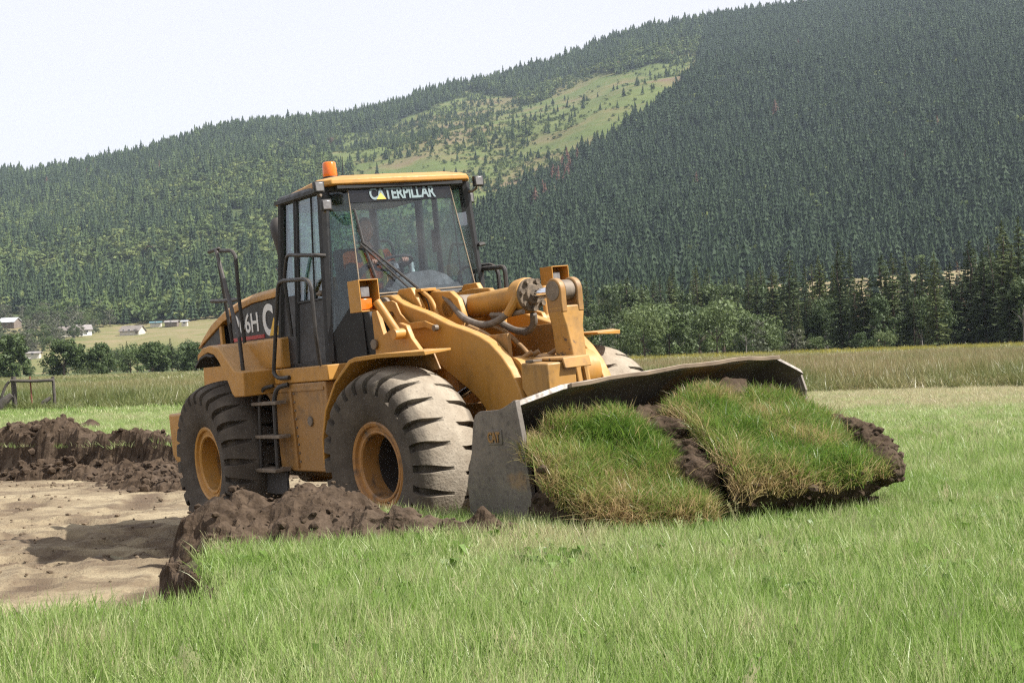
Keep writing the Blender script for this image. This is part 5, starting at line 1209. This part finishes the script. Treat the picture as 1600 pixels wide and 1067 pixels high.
for sd in (-1, 1):
    hi_ = [(3.50, 1.16), (3.54, 1.235), (3.60, 1.262), (3.84, 1.268), (3.92, 1.285), (4.02, 1.325), (4.075, 1.32)] if sd < 0 else [(3.50, 1.10), (3.56, 1.14), (3.70, 1.19), (3.84, 1.215), (4.0, 1.235), (4.11, 1.215), (4.15, 1.08)]
    m = MB(); m.prism([(3.33, -.04), (3.34, .42), (3.42, .85)] + hi_ + [(4.12, 1.0), (4.155, .56), (4.20, .1), (4.20, -.04)], sd * 1.58, sd * 1.605); spl = FP("side_plate", m, MATS["bucket_steel"], .004)
    zt = 1.335 if sd < 0 else 1.20
    m = MB(); m.prism([(4.05, zt), (4.085, zt), (4.13, 1.0), (4.165, .56), (4.215, .1), (4.17, .1), (4.125, .56), (4.09, 1.0)], sd * 1.575, sd * 1.62); FP("side_cutter", m, MATS["bucket_steel"], .004, spl)
    if sd < 0:
        m = MB(); m.box(3.68, 3.86, -1.613, -1.603, 1.00, 1.115); pq = FP("logo_plate", m, MATS["bucket_steel"], .004, spl)
        lettering("logo_lettering", "CAT", .15, .085, MATS["loader_yellow_dirty"], spl, Matrix.Translation((3.765, -1.616, 1.058)) @ SIDE, .03, .008, .95)
m = MB(); m.prism([(4.45, -.055), (4.85, -.04), (4.85, -.025), (4.45, .0)], -1.62, 1.62); FP("cutting_edge", m, ST, .003, bu)
# ================================================================== SOIL HEAPS AND TURF
t = NT("dug_soil"); n1 = t.noise(1.6, 6, .6); n2 = t.noise(9, 8, .68); n3 = t.noise(42, 5, .6)
col = t.ramp(n2, [(.28, (.026, .017, .011)), (.48, (.054, .037, .024)), (.66, (.094, .066, .044)), (.8, (.145, .105, .072))])
col = t.mix(t.maprange(n1, .48, .68, 0, .5), col, (.12, .089, .064)); col = t.mix(t.maprange(n3, .58, .75, 0, .5), col, (.045, .031, .023))
bh = t.math('ADD', t.math('MULTIPLY', n2, .7), t.math('MULTIPLY', n3, .35))
t.done(t.principled(col, .95, normal=t.bump(bh, .9, .035), spec=.15))
t = NT("pale_clod"); n2 = t.noise(9, 7, .65)
t.done(t.principled(t.ramp(n2, [(.3, (.10, .075, .05)), (.7, (.21, .16, .11))]), .95, normal=t.bump(n2, .8, .03), spec=.15))
SOIL = MATS["dug_soil"]
_ico = bmesh.new(); bmesh.ops.create_icosphere(_ico, subdivisions=2, radius=1); _ico.verts.ensure_lookup_table()
ICO_V = np.array([v.co[:] for v in _ico.verts]); ICO_F = np.array([[v.index for v in f.verts] for f in _ico.faces]); _ico.free()
_i1 = bmesh.new(); bmesh.ops.create_icosphere(_i1, subdivisions=1, radius=1); _i1.verts.ensure_lookup_table()
ICO1_V = np.array([v.co[:] for v in _i1.verts]); ICO1_F = np.array([[v.index for v in f.verts] for f in _i1.faces]); _i1.free()
rs = np.random.default_rng(31)
def clods(name, pts, sizes, mat, parent=None, flat=.75, hi=False):
    bv, bf = (ICO_V, ICO_F) if hi else (ICO1_V, ICO1_F); V = []; F = []
    for k, (p, s) in enumerate(zip(pts, sizes)):
        q = bv * (1 + .38 * fbm(bv[:, 0] * 1.6 + k * 7.3, bv[:, 1] * 1.6, bv[:, 2] * 1.6 + k, seed=140, oct=3)[:, None])
        an = rs.random() * 6.28; c, s_ = math.cos(an), math.sin(an); sx, sy, sz = rs.uniform(.7, 1.3), rs.uniform(.7, 1.3), flat * rs.uniform(.7, 1.2)
        q = q * np.array([sx, sy, sz]); q = np.stack([q[:, 0] * c - q[:, 1] * s_, q[:, 0] * s_ + q[:, 1] * c, q[:, 2]], -1) * s + p
        F.append(bf + len(V) * len(bv)); V.append(q)
    return link_mesh(name, mesh_np(name, np.concatenate(V), np.concatenate(F), mat, False), None, parent)
def heap(name, lobes, label, cat, res=.028, rough=.16, seed=0, pad=.25, nclod=160, clod=(.015, .06), mat=SOIL, foot=None, group=None):
    """a mound: lobes are (x, y, radius along, radius across, angle, height)"""
    xs = [l[0] for l in lobes]; ys_ = [l[1] for l in lobes]; R = max(max(l[2], l[3]) for l in lobes) + pad
    x0, x1, y0, y1 = min(xs) - R, max(xs) + R, min(ys_) - R, max(ys_) + R
    X, Y = np.meshgrid(np.arange(x0, x1, res), np.arange(y0, y1, res)); Hh = np.zeros_like(X)
    wx = X + .12 * fbm(X * 2.1, Y * 2.1, seed=seed + 1); wy = Y + .12 * fbm(X * 2.1, Y * 2.1, seed=seed + 2)
    for (lx, ly, ra, rb, an, h) in lobes:
        c, s = math.cos(an), math.sin(an); u = ((wx - lx) * c + (wy - ly) * s) / ra; v = (-(wx - lx) * s + (wy - ly) * c) / rb
        d = np.sqrt(u * u + v * v); Hh = np.maximum(Hh, h * np.clip(1 - d, 0, 1) ** .72 if h > .3 else h * np.clip(1 - d, 0, 1) ** .8)
    body = smooth(.0, .12, Hh)
    rdg = 1 - np.abs(fbm(X * 3.2, Y * 3.2, seed=seed + 5, oct=4)) * 2
    Hh = Hh * (1 + .25 * fbm(X * 1.7, Y * 1.7, seed=seed + 7)) + body * (rough * .55 * fbm(X * 4.5, Y * 4.5, seed=seed + 9, oct=4) + rough * .30 * (rdg - .5) + rough * .36 * fbm(X * 13, Y * 13, seed=seed + 11, oct=4, gain=.7))
    base = z_ground(X, Y) if foot is None else foot(X, Y)
    Z = base + Hh - .05 + (body - 1) * .10
    # side pushes so that faces are crumbly, not terraced
    Xd = X + body * .05 * fbm(X * 6, Y * 6, Z * 6, seed=seed + 20, oct=3); Yd = Y + body * .05 * fbm(X * 6 + 9, Y * 6, Z * 6, seed=seed + 22, oct=3)
    ny, nx = X.shape; i = np.arange(ny - 1)[:, None] * nx + np.arange(nx - 1)[None, :]
    F = np.stack([i, i + 1, i + nx + 1, i + nx], -1).reshape(-1, 4)
    mask = (Hh > .004); fm = mask[:-1, :-1] | mask[1:, :-1] | mask[:-1, 1:] | mask[1:, 1:]
    F = F[fm.ravel()]
    used, inv = np.unique(F, return_inverse=True); V = np.stack([Xd, Yd, Z], -1).reshape(-1, 3)[used]; F = inv.reshape(F.shape)
    r = empty(name, (0, 0, 0)); cx, cyy = float(np.mean(V[:, 0])), float(np.mean(V[:, 1])); zz = float(z_ground(np.array([cx]), np.array([cyy]))[0])
    r.location = (cx, cyy, zz); V = V - np.array([cx, cyy, zz]); tag(r, label, cat, group)
    link_mesh("soil_body", mesh_np("soil_body", V, F, mat, False), None, r)
    if nclod:
        k = rs.integers(0, len(V), nclod); sz = clod[0] + (clod[1] - clod[0]) * rs.random(nclod) ** 3
        spread = V[k] + np.stack([rs.normal(0, .06, nclod), rs.normal(0, .06, nclod), np.zeros(nclod)], -1)
        tag(clods("clod", spread + np.array([0, 0, .01]), sz, mat, r, hi=False), kind='stuff')
    return r
# roll of soil along the cut in front of the front wheel
heap("soil_mound", [(-2.12, 11.25, .48, .66, .1, .46), (-1.95, 11.45, .65, .70, 0, .48), (-1.66, 11.50, .80, .74, .1, .47), (-1.40, 11.45, .72, .70, 0, .47), (-1.10, 11.22, .62, .44, -.35, .34), (-.80, 11.12, .62, .34, -.3, .29), (-.48, 11.10, .58, .24, 0, .25), (-.20, 11.16, .48, .20, .1, .27)],
     "dark brown ridge of loose soil in the grass before the loader's front wheel", "soil mound", .020, .14, 200, nclod=300, clod=(.006, .040), foot=lambda X, Y: np.maximum(z_ground(X, Y), ZG - .12 - .25 * smooth(-2.1, -2.5, X)))
# torn sod on the step of the cut
heap("sod_clump", [(-2.36, 10.75, .30, .42, .35, .30), (-2.14, 10.15, .26, .46, .3, .30), (-1.94, 9.55, .24, .46, .25, .30), (-1.80, 9.05, .22, .34, .1, .28)], "torn clump of earth at the corner where the near turf was cut", "soil clump", .016, .16, 260, nclod=120, clod=(.008, .04), foot=lambda X, Y: np.minimum(z_ground(X, Y) + .02, ZG - .20))
# long bank of soil behind the stripped ground
pxs = lambda px, D: at(px, D)
heap("soil_bank", [(pxs(10, 29), 29.3, 1.2, .8, 0, .35), (pxs(-60, 30), 30.0, 1.5, .8, 0, .3)], "low heap of dark soil on the bank, cut by the picture edge", "soil heap", .06, .22, 300, nclod=120, clod=(.03, .12))
heap("soil_bank", [(pxs(62, 29), 28.8, 1.1, .8, 0, .50), (pxs(95, 28.6), 28.3, .9, .7, .4, .46), (pxs(128, 28.2), 27.7, .9, .7, 0, .30), (pxs(90, 28.0), 27.4, 1.1, .6, 0, .35)], "tallest heap of dark soil on the bank behind the stripped ground", "soil heap", .05, .26, 320, nclod=260, clod=(.03, .13))
heap("soil_bank", [(pxs(175, 28), 27.2, 1.5, .6, -.1, .34), (pxs(225, 27.3), 26.7, 1.2, .55, -.1, .30), (pxs(262, 27), 26.3, 1.1, .6, -.1, .36), (pxs(300, 26.5), 25.7, 1.2, .6, -.1, .34), (pxs(340, 26), 25.0, 1.2, .6, -.2, .3)], "ragged line of dark soil along the bank edge behind the rear wheel", "soil heap", .05, .22, 340, nclod=260, clod=(.03, .10))
heap("soil_heap", [(pxs(195, 25.6), 25.3, .8, .5, 0, .14), (pxs(232, 25.2), 24.9, .9, .55, 0, .24), (pxs(265, 24.8), 24.5, .8, .5, 0, .26), (pxs(290, 24.5), 24.1, .8, .5, 0, .24)], "crumbled brown soil lying on the stripped ground left of the rear wheel".replace("left of", "beside"), "soil heap", .045, .24, 360, nclod=200, clod=(.02, .11))
heap("soil_lump", [(pxs(147, 36), 35.5, .5, .4, 0, .22)], "small lone lump of soil lying on the grass beyond the bank", "soil lump", .05, .1, 380, nclod=8, clod=(.03, .06))
# crumbs over the stripped soil and along the cut edge
n = 3600; x = -9.5 + 11 * rs.random(n); y = 8.6 + 18.5 * rs.random(n); sd = strip_sd(x, y)
arc = np.min([np.abs(np.hypot(x - q[0], y - q[1]) - q[2]) for q in TRACKS], 0)
k = (sd > .02) & ((rs.random(n) < .10) | ((arc < .22) & (rs.random(n) < .8)) | (sd < .45 * rs.random(n)) | (fbm(x * .9, y * 1.2, seed=150) > .22)); x, y = x[k], y[k]
sz = .004 + .022 * rs.random(len(x)) ** 4 + .0012 * np.clip(y - 8, 0, 14)
tag(clods("soil_crumbs", np.stack([x, y, z_ground(x, y) + sz * .3], -1), sz, MATS["pale_clod"]), "small crumbs of soil scattered over the stripped ground", "soil crumbs", kind='stuff')

# ---- the two slabs of turf being pushed -----------------------------------------------
G_ROOT = root.matrix_world.copy()
def FW(p): return np.array(G_ROOT @ FM @ Vector(p))
blade_mat("slab_blades", [(0, (.055, .12, .016)), (.30, (.115, .215, .030)), (.52, (.19, .275, .05)), (.70, (.35, .30, .12)), (1, (.46, .33, .18))])
slab_t = proto_collection("slab_tuft", [tuft("slab_tuft", 32, .085, .155, .0074, MATS["slab_blades"], rt, .85, 1.0, 3, .05) for _ in range(5)])
def bez(P, t_):
    P = np.array(P, float)
    while len(P) > 1: P = P[:-1] * (1 - t_) + P[1:] * t_
    return P[0]
def turf_slab(label, top, mid, bot, thick, seed, ntuft, fdry, nu=70, nv=52):
    """three rows of control points (top, middle, bottom), each left to right, in the frame of the front axle"""
    U = np.linspace(0, 1, nu); Vv = np.linspace(0, 1, nv); S = np.zeros((nv, nu, 3))
    def row(R, u): 
        R = np.array(R, float); k = u * (len(R) - 1); i = min(int(k), len(R) - 2); f = k - i; f = f * f * (3 - 2 * f) * .5 + f * .5; return R[i] * (1 - f) + R[i + 1] * f
    for a_, u in enumerate(U):
        cc = [row(top, u), row(mid, u), row(bot, u)]
        for b_, v in enumerate(Vv): S[b_, a_] = bez([cc[0], 2 * cc[1] - .5 * (cc[0] + cc[2]), cc[2]], v)
    S = np.array([[FW(p) for p in r] for r in S])
    du = np.gradient(S, axis=1); dv = np.gradient(S, axis=0); Nn = np.cross(du, dv); Nn /= np.linalg.norm(Nn, axis=-1, keepdims=True)
    if Nn[..., 2].mean() < 0: Nn = -Nn
    uu, vv = np.meshgrid(U, Vv); ed = np.minimum(np.minimum(uu, 1 - uu), np.minimum(vv, 1 - vv))
    S = S + Nn * (.15 * fbm(S[..., 0] * 2.6, S[..., 1] * 2.6, S[..., 2] * 2.6, seed=seed) + .02 * fbm(S[..., 0] * 9, S[..., 1] * 9, S[..., 2] * 9, seed=seed + 1) - .05 * smooth(.05, 0, ed))[..., None]
    ragged = (.10 * fbm(uu * 9, vv * 9, seed=seed + 4) * smooth(.06, 0, ed))[..., None]; S = S + ragged * du / (np.linalg.norm(du, axis=-1, keepdims=True))
    L = 5; layers = [S]
    for k in range(1, L + 1):
        f = k / L; shrink = (.05 * f + .05 * fbm(S[..., 0] * 5, S[..., 1] * 5, S[..., 2] * 5 + k * 2.1, seed=seed + 8, oct=4))[..., None]
        c = S.mean((0, 1)); inward = (c - S); inward /= np.linalg.norm(inward, axis=-1, keepdims=True)
        layers.append(S - Nn * thick * f + inward * shrink * (ed < .03)[..., None] * 1.5 + Nn * (.03 * fbm(S[..., 0] * 8, S[..., 1] * 8, S[..., 2] * 8 + k, seed=seed + 12))[..., None])
    org = FW((4.6, 0, 0)) * 0 + np.array([S[..., 0].mean(), S[..., 1].mean(), S[..., 2].min()])
    r = empty("turf_slab", org); tag(r, label, "turf slab")
    # sides and underside
    V = []; F = []; idx = np.arange(nu * nv).reshape(nv, nu); loop = np.concatenate([idx[0, :], idx[1:, -1], idx[-1, -2::-1], idx[-2:0:-1, 0]])
    for Lr in layers: V.append(Lr.reshape(-1, 3)[loop])
    m_ = len(loop); V = np.concatenate(V)
    for k in range(L):
        i = np.arange(m_); j = (i + 1) % m_; F.append(np.stack([k * m_ + i, k * m_ + j, (k + 1) * m_ + j, (k + 1) * m_ + i], -1))
    b0 = len(V); V = np.concatenate([V, layers[-1].reshape(-1, 3), S.reshape(-1, 3)]); 
    q = idx[:-1, :-1].ravel(); Fq = np.stack([q, q + 1, q + nu + 1, q + nu], -1); F.append(Fq + b0); F.append(Fq[:, ::-1] + b0 + nu * nv)
    link_mesh("soil_body", mesh_np("soil_body", V - org, np.concatenate(F), SOIL, True), None, r)
    # loose crumbs on the cut sides
    kk = rs.integers(0, m_ * L, 260); pts = V[kk] - org + rs.normal(0, .03, (260, 3)); tag(clods("clod", pts, .008 + .035 * rs.random(260) ** 3, SOIL, r), kind='stuff')
    # grass on top, leaning with the slope
    a_ = (rs.random(ntuft) * (nu - 1.001)); b_ = rs.random(ntuft) * (nv - 1.001); ia, ib = a_.astype(int), b_.astype(int); fa, fb = (a_ - ia)[:, None], (b_ - ib)[:, None]
    P = (S[ib, ia] * (1 - fa) * (1 - fb) + S[ib, ia + 1] * fa * (1 - fb) + S[ib + 1, ia] * (1 - fa) * fb + S[ib + 1, ia + 1] * fa * fb) - org
    Nr = Nn[ib, ia]; rots = []
    for nvec in Nr:
        up = Vector(nvec) * .40 + Vector((rs.normal(.06, .26), rs.normal(0, .26), .85)); rots.append((up.to_track_quat('Z', 'Y') @ Euler((0, 0, rs.random() * 6.28)).to_quaternion()).to_euler()[:])
    u_, v_ = a_ / nu, b_ / nv; eu = np.minimum(np.minimum(u_, 1 - u_), np.minimum(v_, 1 - v_))
    tint = .24 + .30 * fbm(P[:, 0] * 1.8, P[:, 1] * 1.8, P[:, 2] * 1.8, seed=seed + 30) + .20 * rs.normal(0, 1, ntuft) + fdry(u_, v_) + .35 * smooth(.10, .0, eu)
    tint = tint + .42 * smooth(.12, .38, fbm(P[:, 0] * 3, P[:, 1] * 3, P[:, 2] * 3, seed=seed + 33))
    g = scatter("grass", P, np.array(rots), rs.uniform(.55, 1.35, ntuft), rs.integers(0, 5, ntuft), np.clip(tint, 0, 1), slab_t, parent=r)
    tag(g, kind='stuff')
    return r
turf_slab("broad slab of grassy turf tilted against the bucket beside its near side plate",
          [(3.92, -1.50, 1.04), (3.92, -1.05, 1.06), (3.98, -.68, 1.06), (4.04, -.48, .98)],
          [(4.55, -1.68, .76), (4.58, -1.25, .76), (4.66, -.90, .75), (4.74, -.70, .70)],
          [(5.00, -1.66, .42), (5.28, -1.42, .40), (5.35, -1.20, .40), (5.42, -1.0, .42)], .24, 400, 2300, lambda u, v: .26 * smooth(.5, .05, u) + .18 * smooth(.55, 1, v))
turf_slab("larger slab of lush turf lying over the far half of the bucket with bare soil end",
          [(4.06, -.04, 1.05), (3.98, .40, 1.12), (4.0, .95, 1.10), (4.08, 1.42, 1.00)],
          [(4.78, -.32, .90), (4.78, .10, .90), (4.80, .65, .86), (4.86, 1.12, .78)],
          [(5.45, -.72, .52), (5.60, -.25, .50), (5.70, .25, .47), (5.68, .62, .49)], .27, 440, 3000, lambda u, v: .03 + .22 * smooth(.9, 1, u) + .12 * smooth(.3, 0, u))
# soil filling the bucket behind the slabs and the torn end of the second slab
def soil_lump(name, label, pts, seed, mat=SOIL, sub=3):
    """lumps: (x,y,z,rx,ry,rz) in the front axle frame, merged to one crumbling body"""
    b = bmesh.new(); bmesh.ops.create_icosphere(b, subdivisions=sub + 1, radius=1); b.verts.ensure_lookup_table(); bv = np.array([v.co[:] for v in b.verts]); bf = np.array([[v.index for v in f.verts] for f in b.faces]); b.free()
    V = []; F = []
    for k, (x, y, z, rx, ry, rz) in enumerate(pts):
        q = bv * np.array([rx, ry, rz]); q = q * (1 + .30 * fbm(q[:, 0] * 3 + k, q[:, 1] * 3, q[:, 2] * 3, seed=seed + k, oct=3) + .40 * fbm(q[:, 0] * 9, q[:, 1] * 9, q[:, 2] * 9 + k, seed=seed + 5, oct=5, gain=.65))[:, None]
        F.append(bf + len(V) * len(bv)); V.append(np.array([FW(p + np.array([x, y, z])) for p in q]))
    V = np.concatenate(V); org = np.array([V[:, 0].mean(), V[:, 1].mean(), V[:, 2].min()]); r = empty(name, org); tag(r, label, "soil")
    link_mesh("soil_body", mesh_np("soil_body", V - org, np.concatenate(F), mat, True), None, r)
    kk = rs.integers(0, len(V), 160); tag(clods("clod", V[kk] - org, .01 + .035 * rs.random(160) ** 3, mat, r), kind='stuff')
soil_lump("bucket_soil", "dark earth filling the bucket behind and between the turf slabs", [(3.85, -1.0, .75, .35, .5, .35), (3.85, -.2, .78, .35, .5, .36), (3.85, .7, .85, .35, .6, .36), (3.9, 1.2, .75, .35, .35, .4), (4.30, -.34, .88, .30, .15, .16), (4.60, -.50, .72, .28, .16, .18), (4.9, -.68, .58, .25, .15, .2), (4.4, 0, .5, .5, 1.2, .35)], 500, SOIL, 4)
soil_lump("soil_clump", "clod of bare brown earth spilling from the outer end of the turf slab", [(5.08, 1.08, .70, .20, .13, .15), (5.34, .92, .60, .22, .15, .17), (5.56, .74, .52, .20, .15, .15), (4.80, 1.20, .78, .20, .10, .12), (5.44, .98, .46, .12, .09, .10)], 530, SOIL, 4)
soil_lump("sod_underside", "dark crumbling underside of the near turf slab beside the side plate", [(4.45, -1.60, .52, .28, .12, .20), (4.75, -1.58, .45, .28, .12, .14), (4.35, -1.50, .66, .22, .10, .18)], 560, SOIL, 4)
# ================================================================== DRIVER
mat_simple("skin", (.50, .27, .19), .55, var=.08)
mat_simple("dark_jacket", (.035, .04, .055), .9, var=.2)
mat_simple("orange_vest", (1.0, .20, .03), .7, var=.08)
mat_simple("lime_band", (.55, .62, .08), .6, var=.08)
mat_simple("grey_hair", (.16, .15, .14), .9, var=.2)
mat_simple("trousers", (.04, .045, .06), .9, var=.2)
mat_simple("eye_white", (.7, .7, .68), .4, var=.02)
def build_person():
    M = root.matrix_world @ RM
    r = empty("person", (0, 0, 0)); r.matrix_world = M @ Matrix.Translation((-.18, -.02, 2.27))
    tag(r, "person in orange vest over dark jacket sitting at the steering wheel in the cab", "person")
    # skeleton joints: (x forward, y left, z up) with radii; hands rest on the steering wheel rim
    J = {'pelvis': (0, 0, .06, .135), 'waist': (.0, 0, .22, .125), 'chest': (.01, 0, .42, .15), 'upper': (.0, 0, .54, .125), 'neck': (.015, 0, .62, .058), 'skull': (.03, 0, .70, .062)}
    E = [('pelvis', 'waist'), ('waist', 'chest'), ('chest', 'upper'), ('upper', 'neck'), ('neck', 'skull')]
    for s, n in ((-1, 'r'), (1, 'l')):
        J.update({'sh' + n: (.0, s * .185, .535, .068), 'el' + n: (.17, s * .27, .29, .050), 'wr' + n: (.40, s * .185, .415, .031), 'pm' + n: (.475, s * .17, .43, .030),
                  'hp' + n: (.06, s * .09, .05, .095), 'kn' + n: (.48, s * .13, .06, .068), 'an' + n: (.60, s * .13, -.36, .045), 'to' + n: (.74, s * .14, -.42, .038)})
        E += [('upper', 'sh' + n), ('sh' + n, 'el' + n), ('el' + n, 'wr' + n), ('wr' + n, 'pm' + n), ('pelvis', 'hp' + n), ('hp' + n, 'kn' + n), ('kn' + n, 'an' + n), ('an' + n, 'to' + n)]
    names = list(J); me = bpy.data.meshes.new("body"); me.from_pydata([J[k][:3] for k in names], [(names.index(a), names.index(b)) for a, b in E], [])
    o = bpy.data.objects.new("body", me); COL.objects.link(o)
    sk = o.modifiers.new("skin", 'SKIN'); sk.use_smooth_shade = True
    if not me.skin_vertices: me.attributes  # layer is made by the modifier
    for i, k in enumerate(names):
        v = me.skin_vertices[0].data[i]; rr = J[k][3]; flat = (1.25 if k in ('chest', 'waist', 'pelvis', 'upper') else 1)
        v.radius = (rr * flat, rr); v.use_root = (k == 'pelvis')
    sb = o.modifiers.new("sub", 'SUBSURF'); sb.levels = 2; sb.render_levels = 2
    dg = bpy.context.evaluated_depsgraph_get(); dg.update(); bm = bmesh.new(); bm.from_mesh(bpy.data.meshes.new_from_object(o.evaluated_get(dg)))
    bpy.data.objects.remove(o)
    # head with face
    hb = bmesh.new(); bmesh.ops.create_uvsphere(hb, u_segments=28, v_segments=20, radius=1)
    for v in hb.verts:
        x, y, z = v.co; w = .076 * (1 - .16 * max(0, -z)); X = x * .098; Y = y * w; Z = z * .122
        if x > .3 and abs(y) < .30 and -.45 < z < .15: X += .020 * (1 - abs(y) / .30) * (1 - abs(z + .22) / .42 if abs(z + .22) < .42 else 0)   # nose
        if x > .5 and .08 < z < .30 and .2 < abs(y) < .65: X -= .009                                                                             # eye sockets
        if x > .6 and abs(z + .58) < .07 and abs(y) < .38: X -= .006                                                                            # mouth
        if x > .4 and z < -.72: X += .010                                                                                                       # chin
        v.co = (X + .045, Y, Z + .795)
    for s in (-1, 1):
        ear = bmesh.ops.create_uvsphere(hb, u_segments=10, v_segments=8, radius=1)['verts']
        for v in ear: v.co = (v.co.x * .022 + .035, v.co.y * .010 + s * .078, v.co.z * .034 + .80)
        # five bent fingers closing round the wheel rim
        for f in range(4):
            L = (.036, .042, .040, .032)[f]; y0 = s * .17 + (f - 1.5) * .019; x0, z0 = .492, .442
            mb = MB(); mb.tube([(x0, y0, z0), (x0 + L * .8, y0, z0 + .012), (x0 + L * 1.05, y0, z0 - L * .55), (x0 + L * .55, y0, z0 - L * .95)], [.0095, .009, .008, .006], 7)
            tmp = bpy.data.meshes.new("t"); mb.bm.to_mesh(tmp); mb.bm.free(); hb.from_mesh(tmp); bpy.data.meshes.remove(tmp)
        mb = MB(); y0 = s * .17 - s * .030; mb.tube([(.45, y0, .43), (.485, y0 - s * .012, .420), (.515, y0 - s * .006, .405)], [.012, .010, .008], 7)
        tmp = bpy.data.meshes.new("t"); mb.bm.to_mesh(tmp); mb.bm.free(); hb.from_mesh(tmp); bpy.data.meshes.remove(tmp)
    tmp = bpy.data.meshes.new("t"); hb.to_mesh(tmp); hb.free(); bm.from_mesh(tmp); bpy.data.meshes.remove(tmp)
    me = bpy.data.meshes.new("body"); bm.to_mesh(me); bm.free()
    for k in ("skin", "dark_jacket", "trousers"): me.materials.append(MATS[k])
    mi = []
    for p in me.polygons:
        c = p.center
        mi.append(0 if (c.z > .615 or (c.x > .415 and c.z > .30)) else (2 if c.z < .13 else 1))
    me.polygons.foreach_set('material_index', mi); me.polygons.foreach_set('use_smooth', [True] * len(mi)); me.update()
    body = link_mesh("body", me, None, r)
    for s in (-1, 1):
        m = MB(); m.lathe([(.001, -.009), (.008, -.005), (.010, 0), (.008, .005), (.001, .009)], (.132, s * .030, .818), (1, 0, 0), 10); m.build("eye", MATS["eye_white"], body)
    # vest: open shell round the trunk
    def shell(name, rings, mat):
        m = MB(); R = []
        for x, z, rx, ry in rings: R.append([(x + rx * math.cos(a), ry * math.sin(a), z) for a in np.linspace(0, 2 * math.pi, 24, endpoint=False)])
        m.loft(R, cap=False); ob = m.build(name, mat, r); md = ob.modifiers.new("thick", 'SOLIDIFY'); md.thickness = .008; return ob
    v = shell("safety_vest", [(.0, .10, .165, .195), (.0, .22, .15, .185), (.01, .42, .168, .205), (.005, .50, .15, .20), (.005, .565, .10, .15)], MATS["orange_vest"])
    shell("reflective_band", [(.0, .24, .157, .193), (.0, .285, .160, .197)], MATS["lime_band"])
    for s in (-1, 1):
        m = MB(); m.tube([(.165, s * .09, .10), (.185, s * .10, .40), (.11, s * .11, .57), (-.05, s * .11, .575)], .022, 6); m.build("reflective_band", MATS["lime_band"], r)
        m = MB(); m.tube([(.0, s * .18, .545), (.07, s * .225, .43)], [.082, .072], 12); m.build("vest_sleeve", MATS["orange_vest"], r)
    hbm = MB(); hb2 = bmesh.ops.create_uvsphere(hbm.bm, u_segments=24, v_segments=14, radius=1)['verts']
    for vtx in list(hb2):
        x, y, z = vtx.co; vtx.co = (x * .104 + .034, y * .083, z * .110 + .822)
    bmesh.ops.delete(hbm.bm, geom=[q for q in hbm.bm.verts if (q.co.x > .075 and q.co.z < .885) or q.co.z < .76], context='VERTS')
    hbm.build("hair", MATS["grey_hair"], r)
build_person()
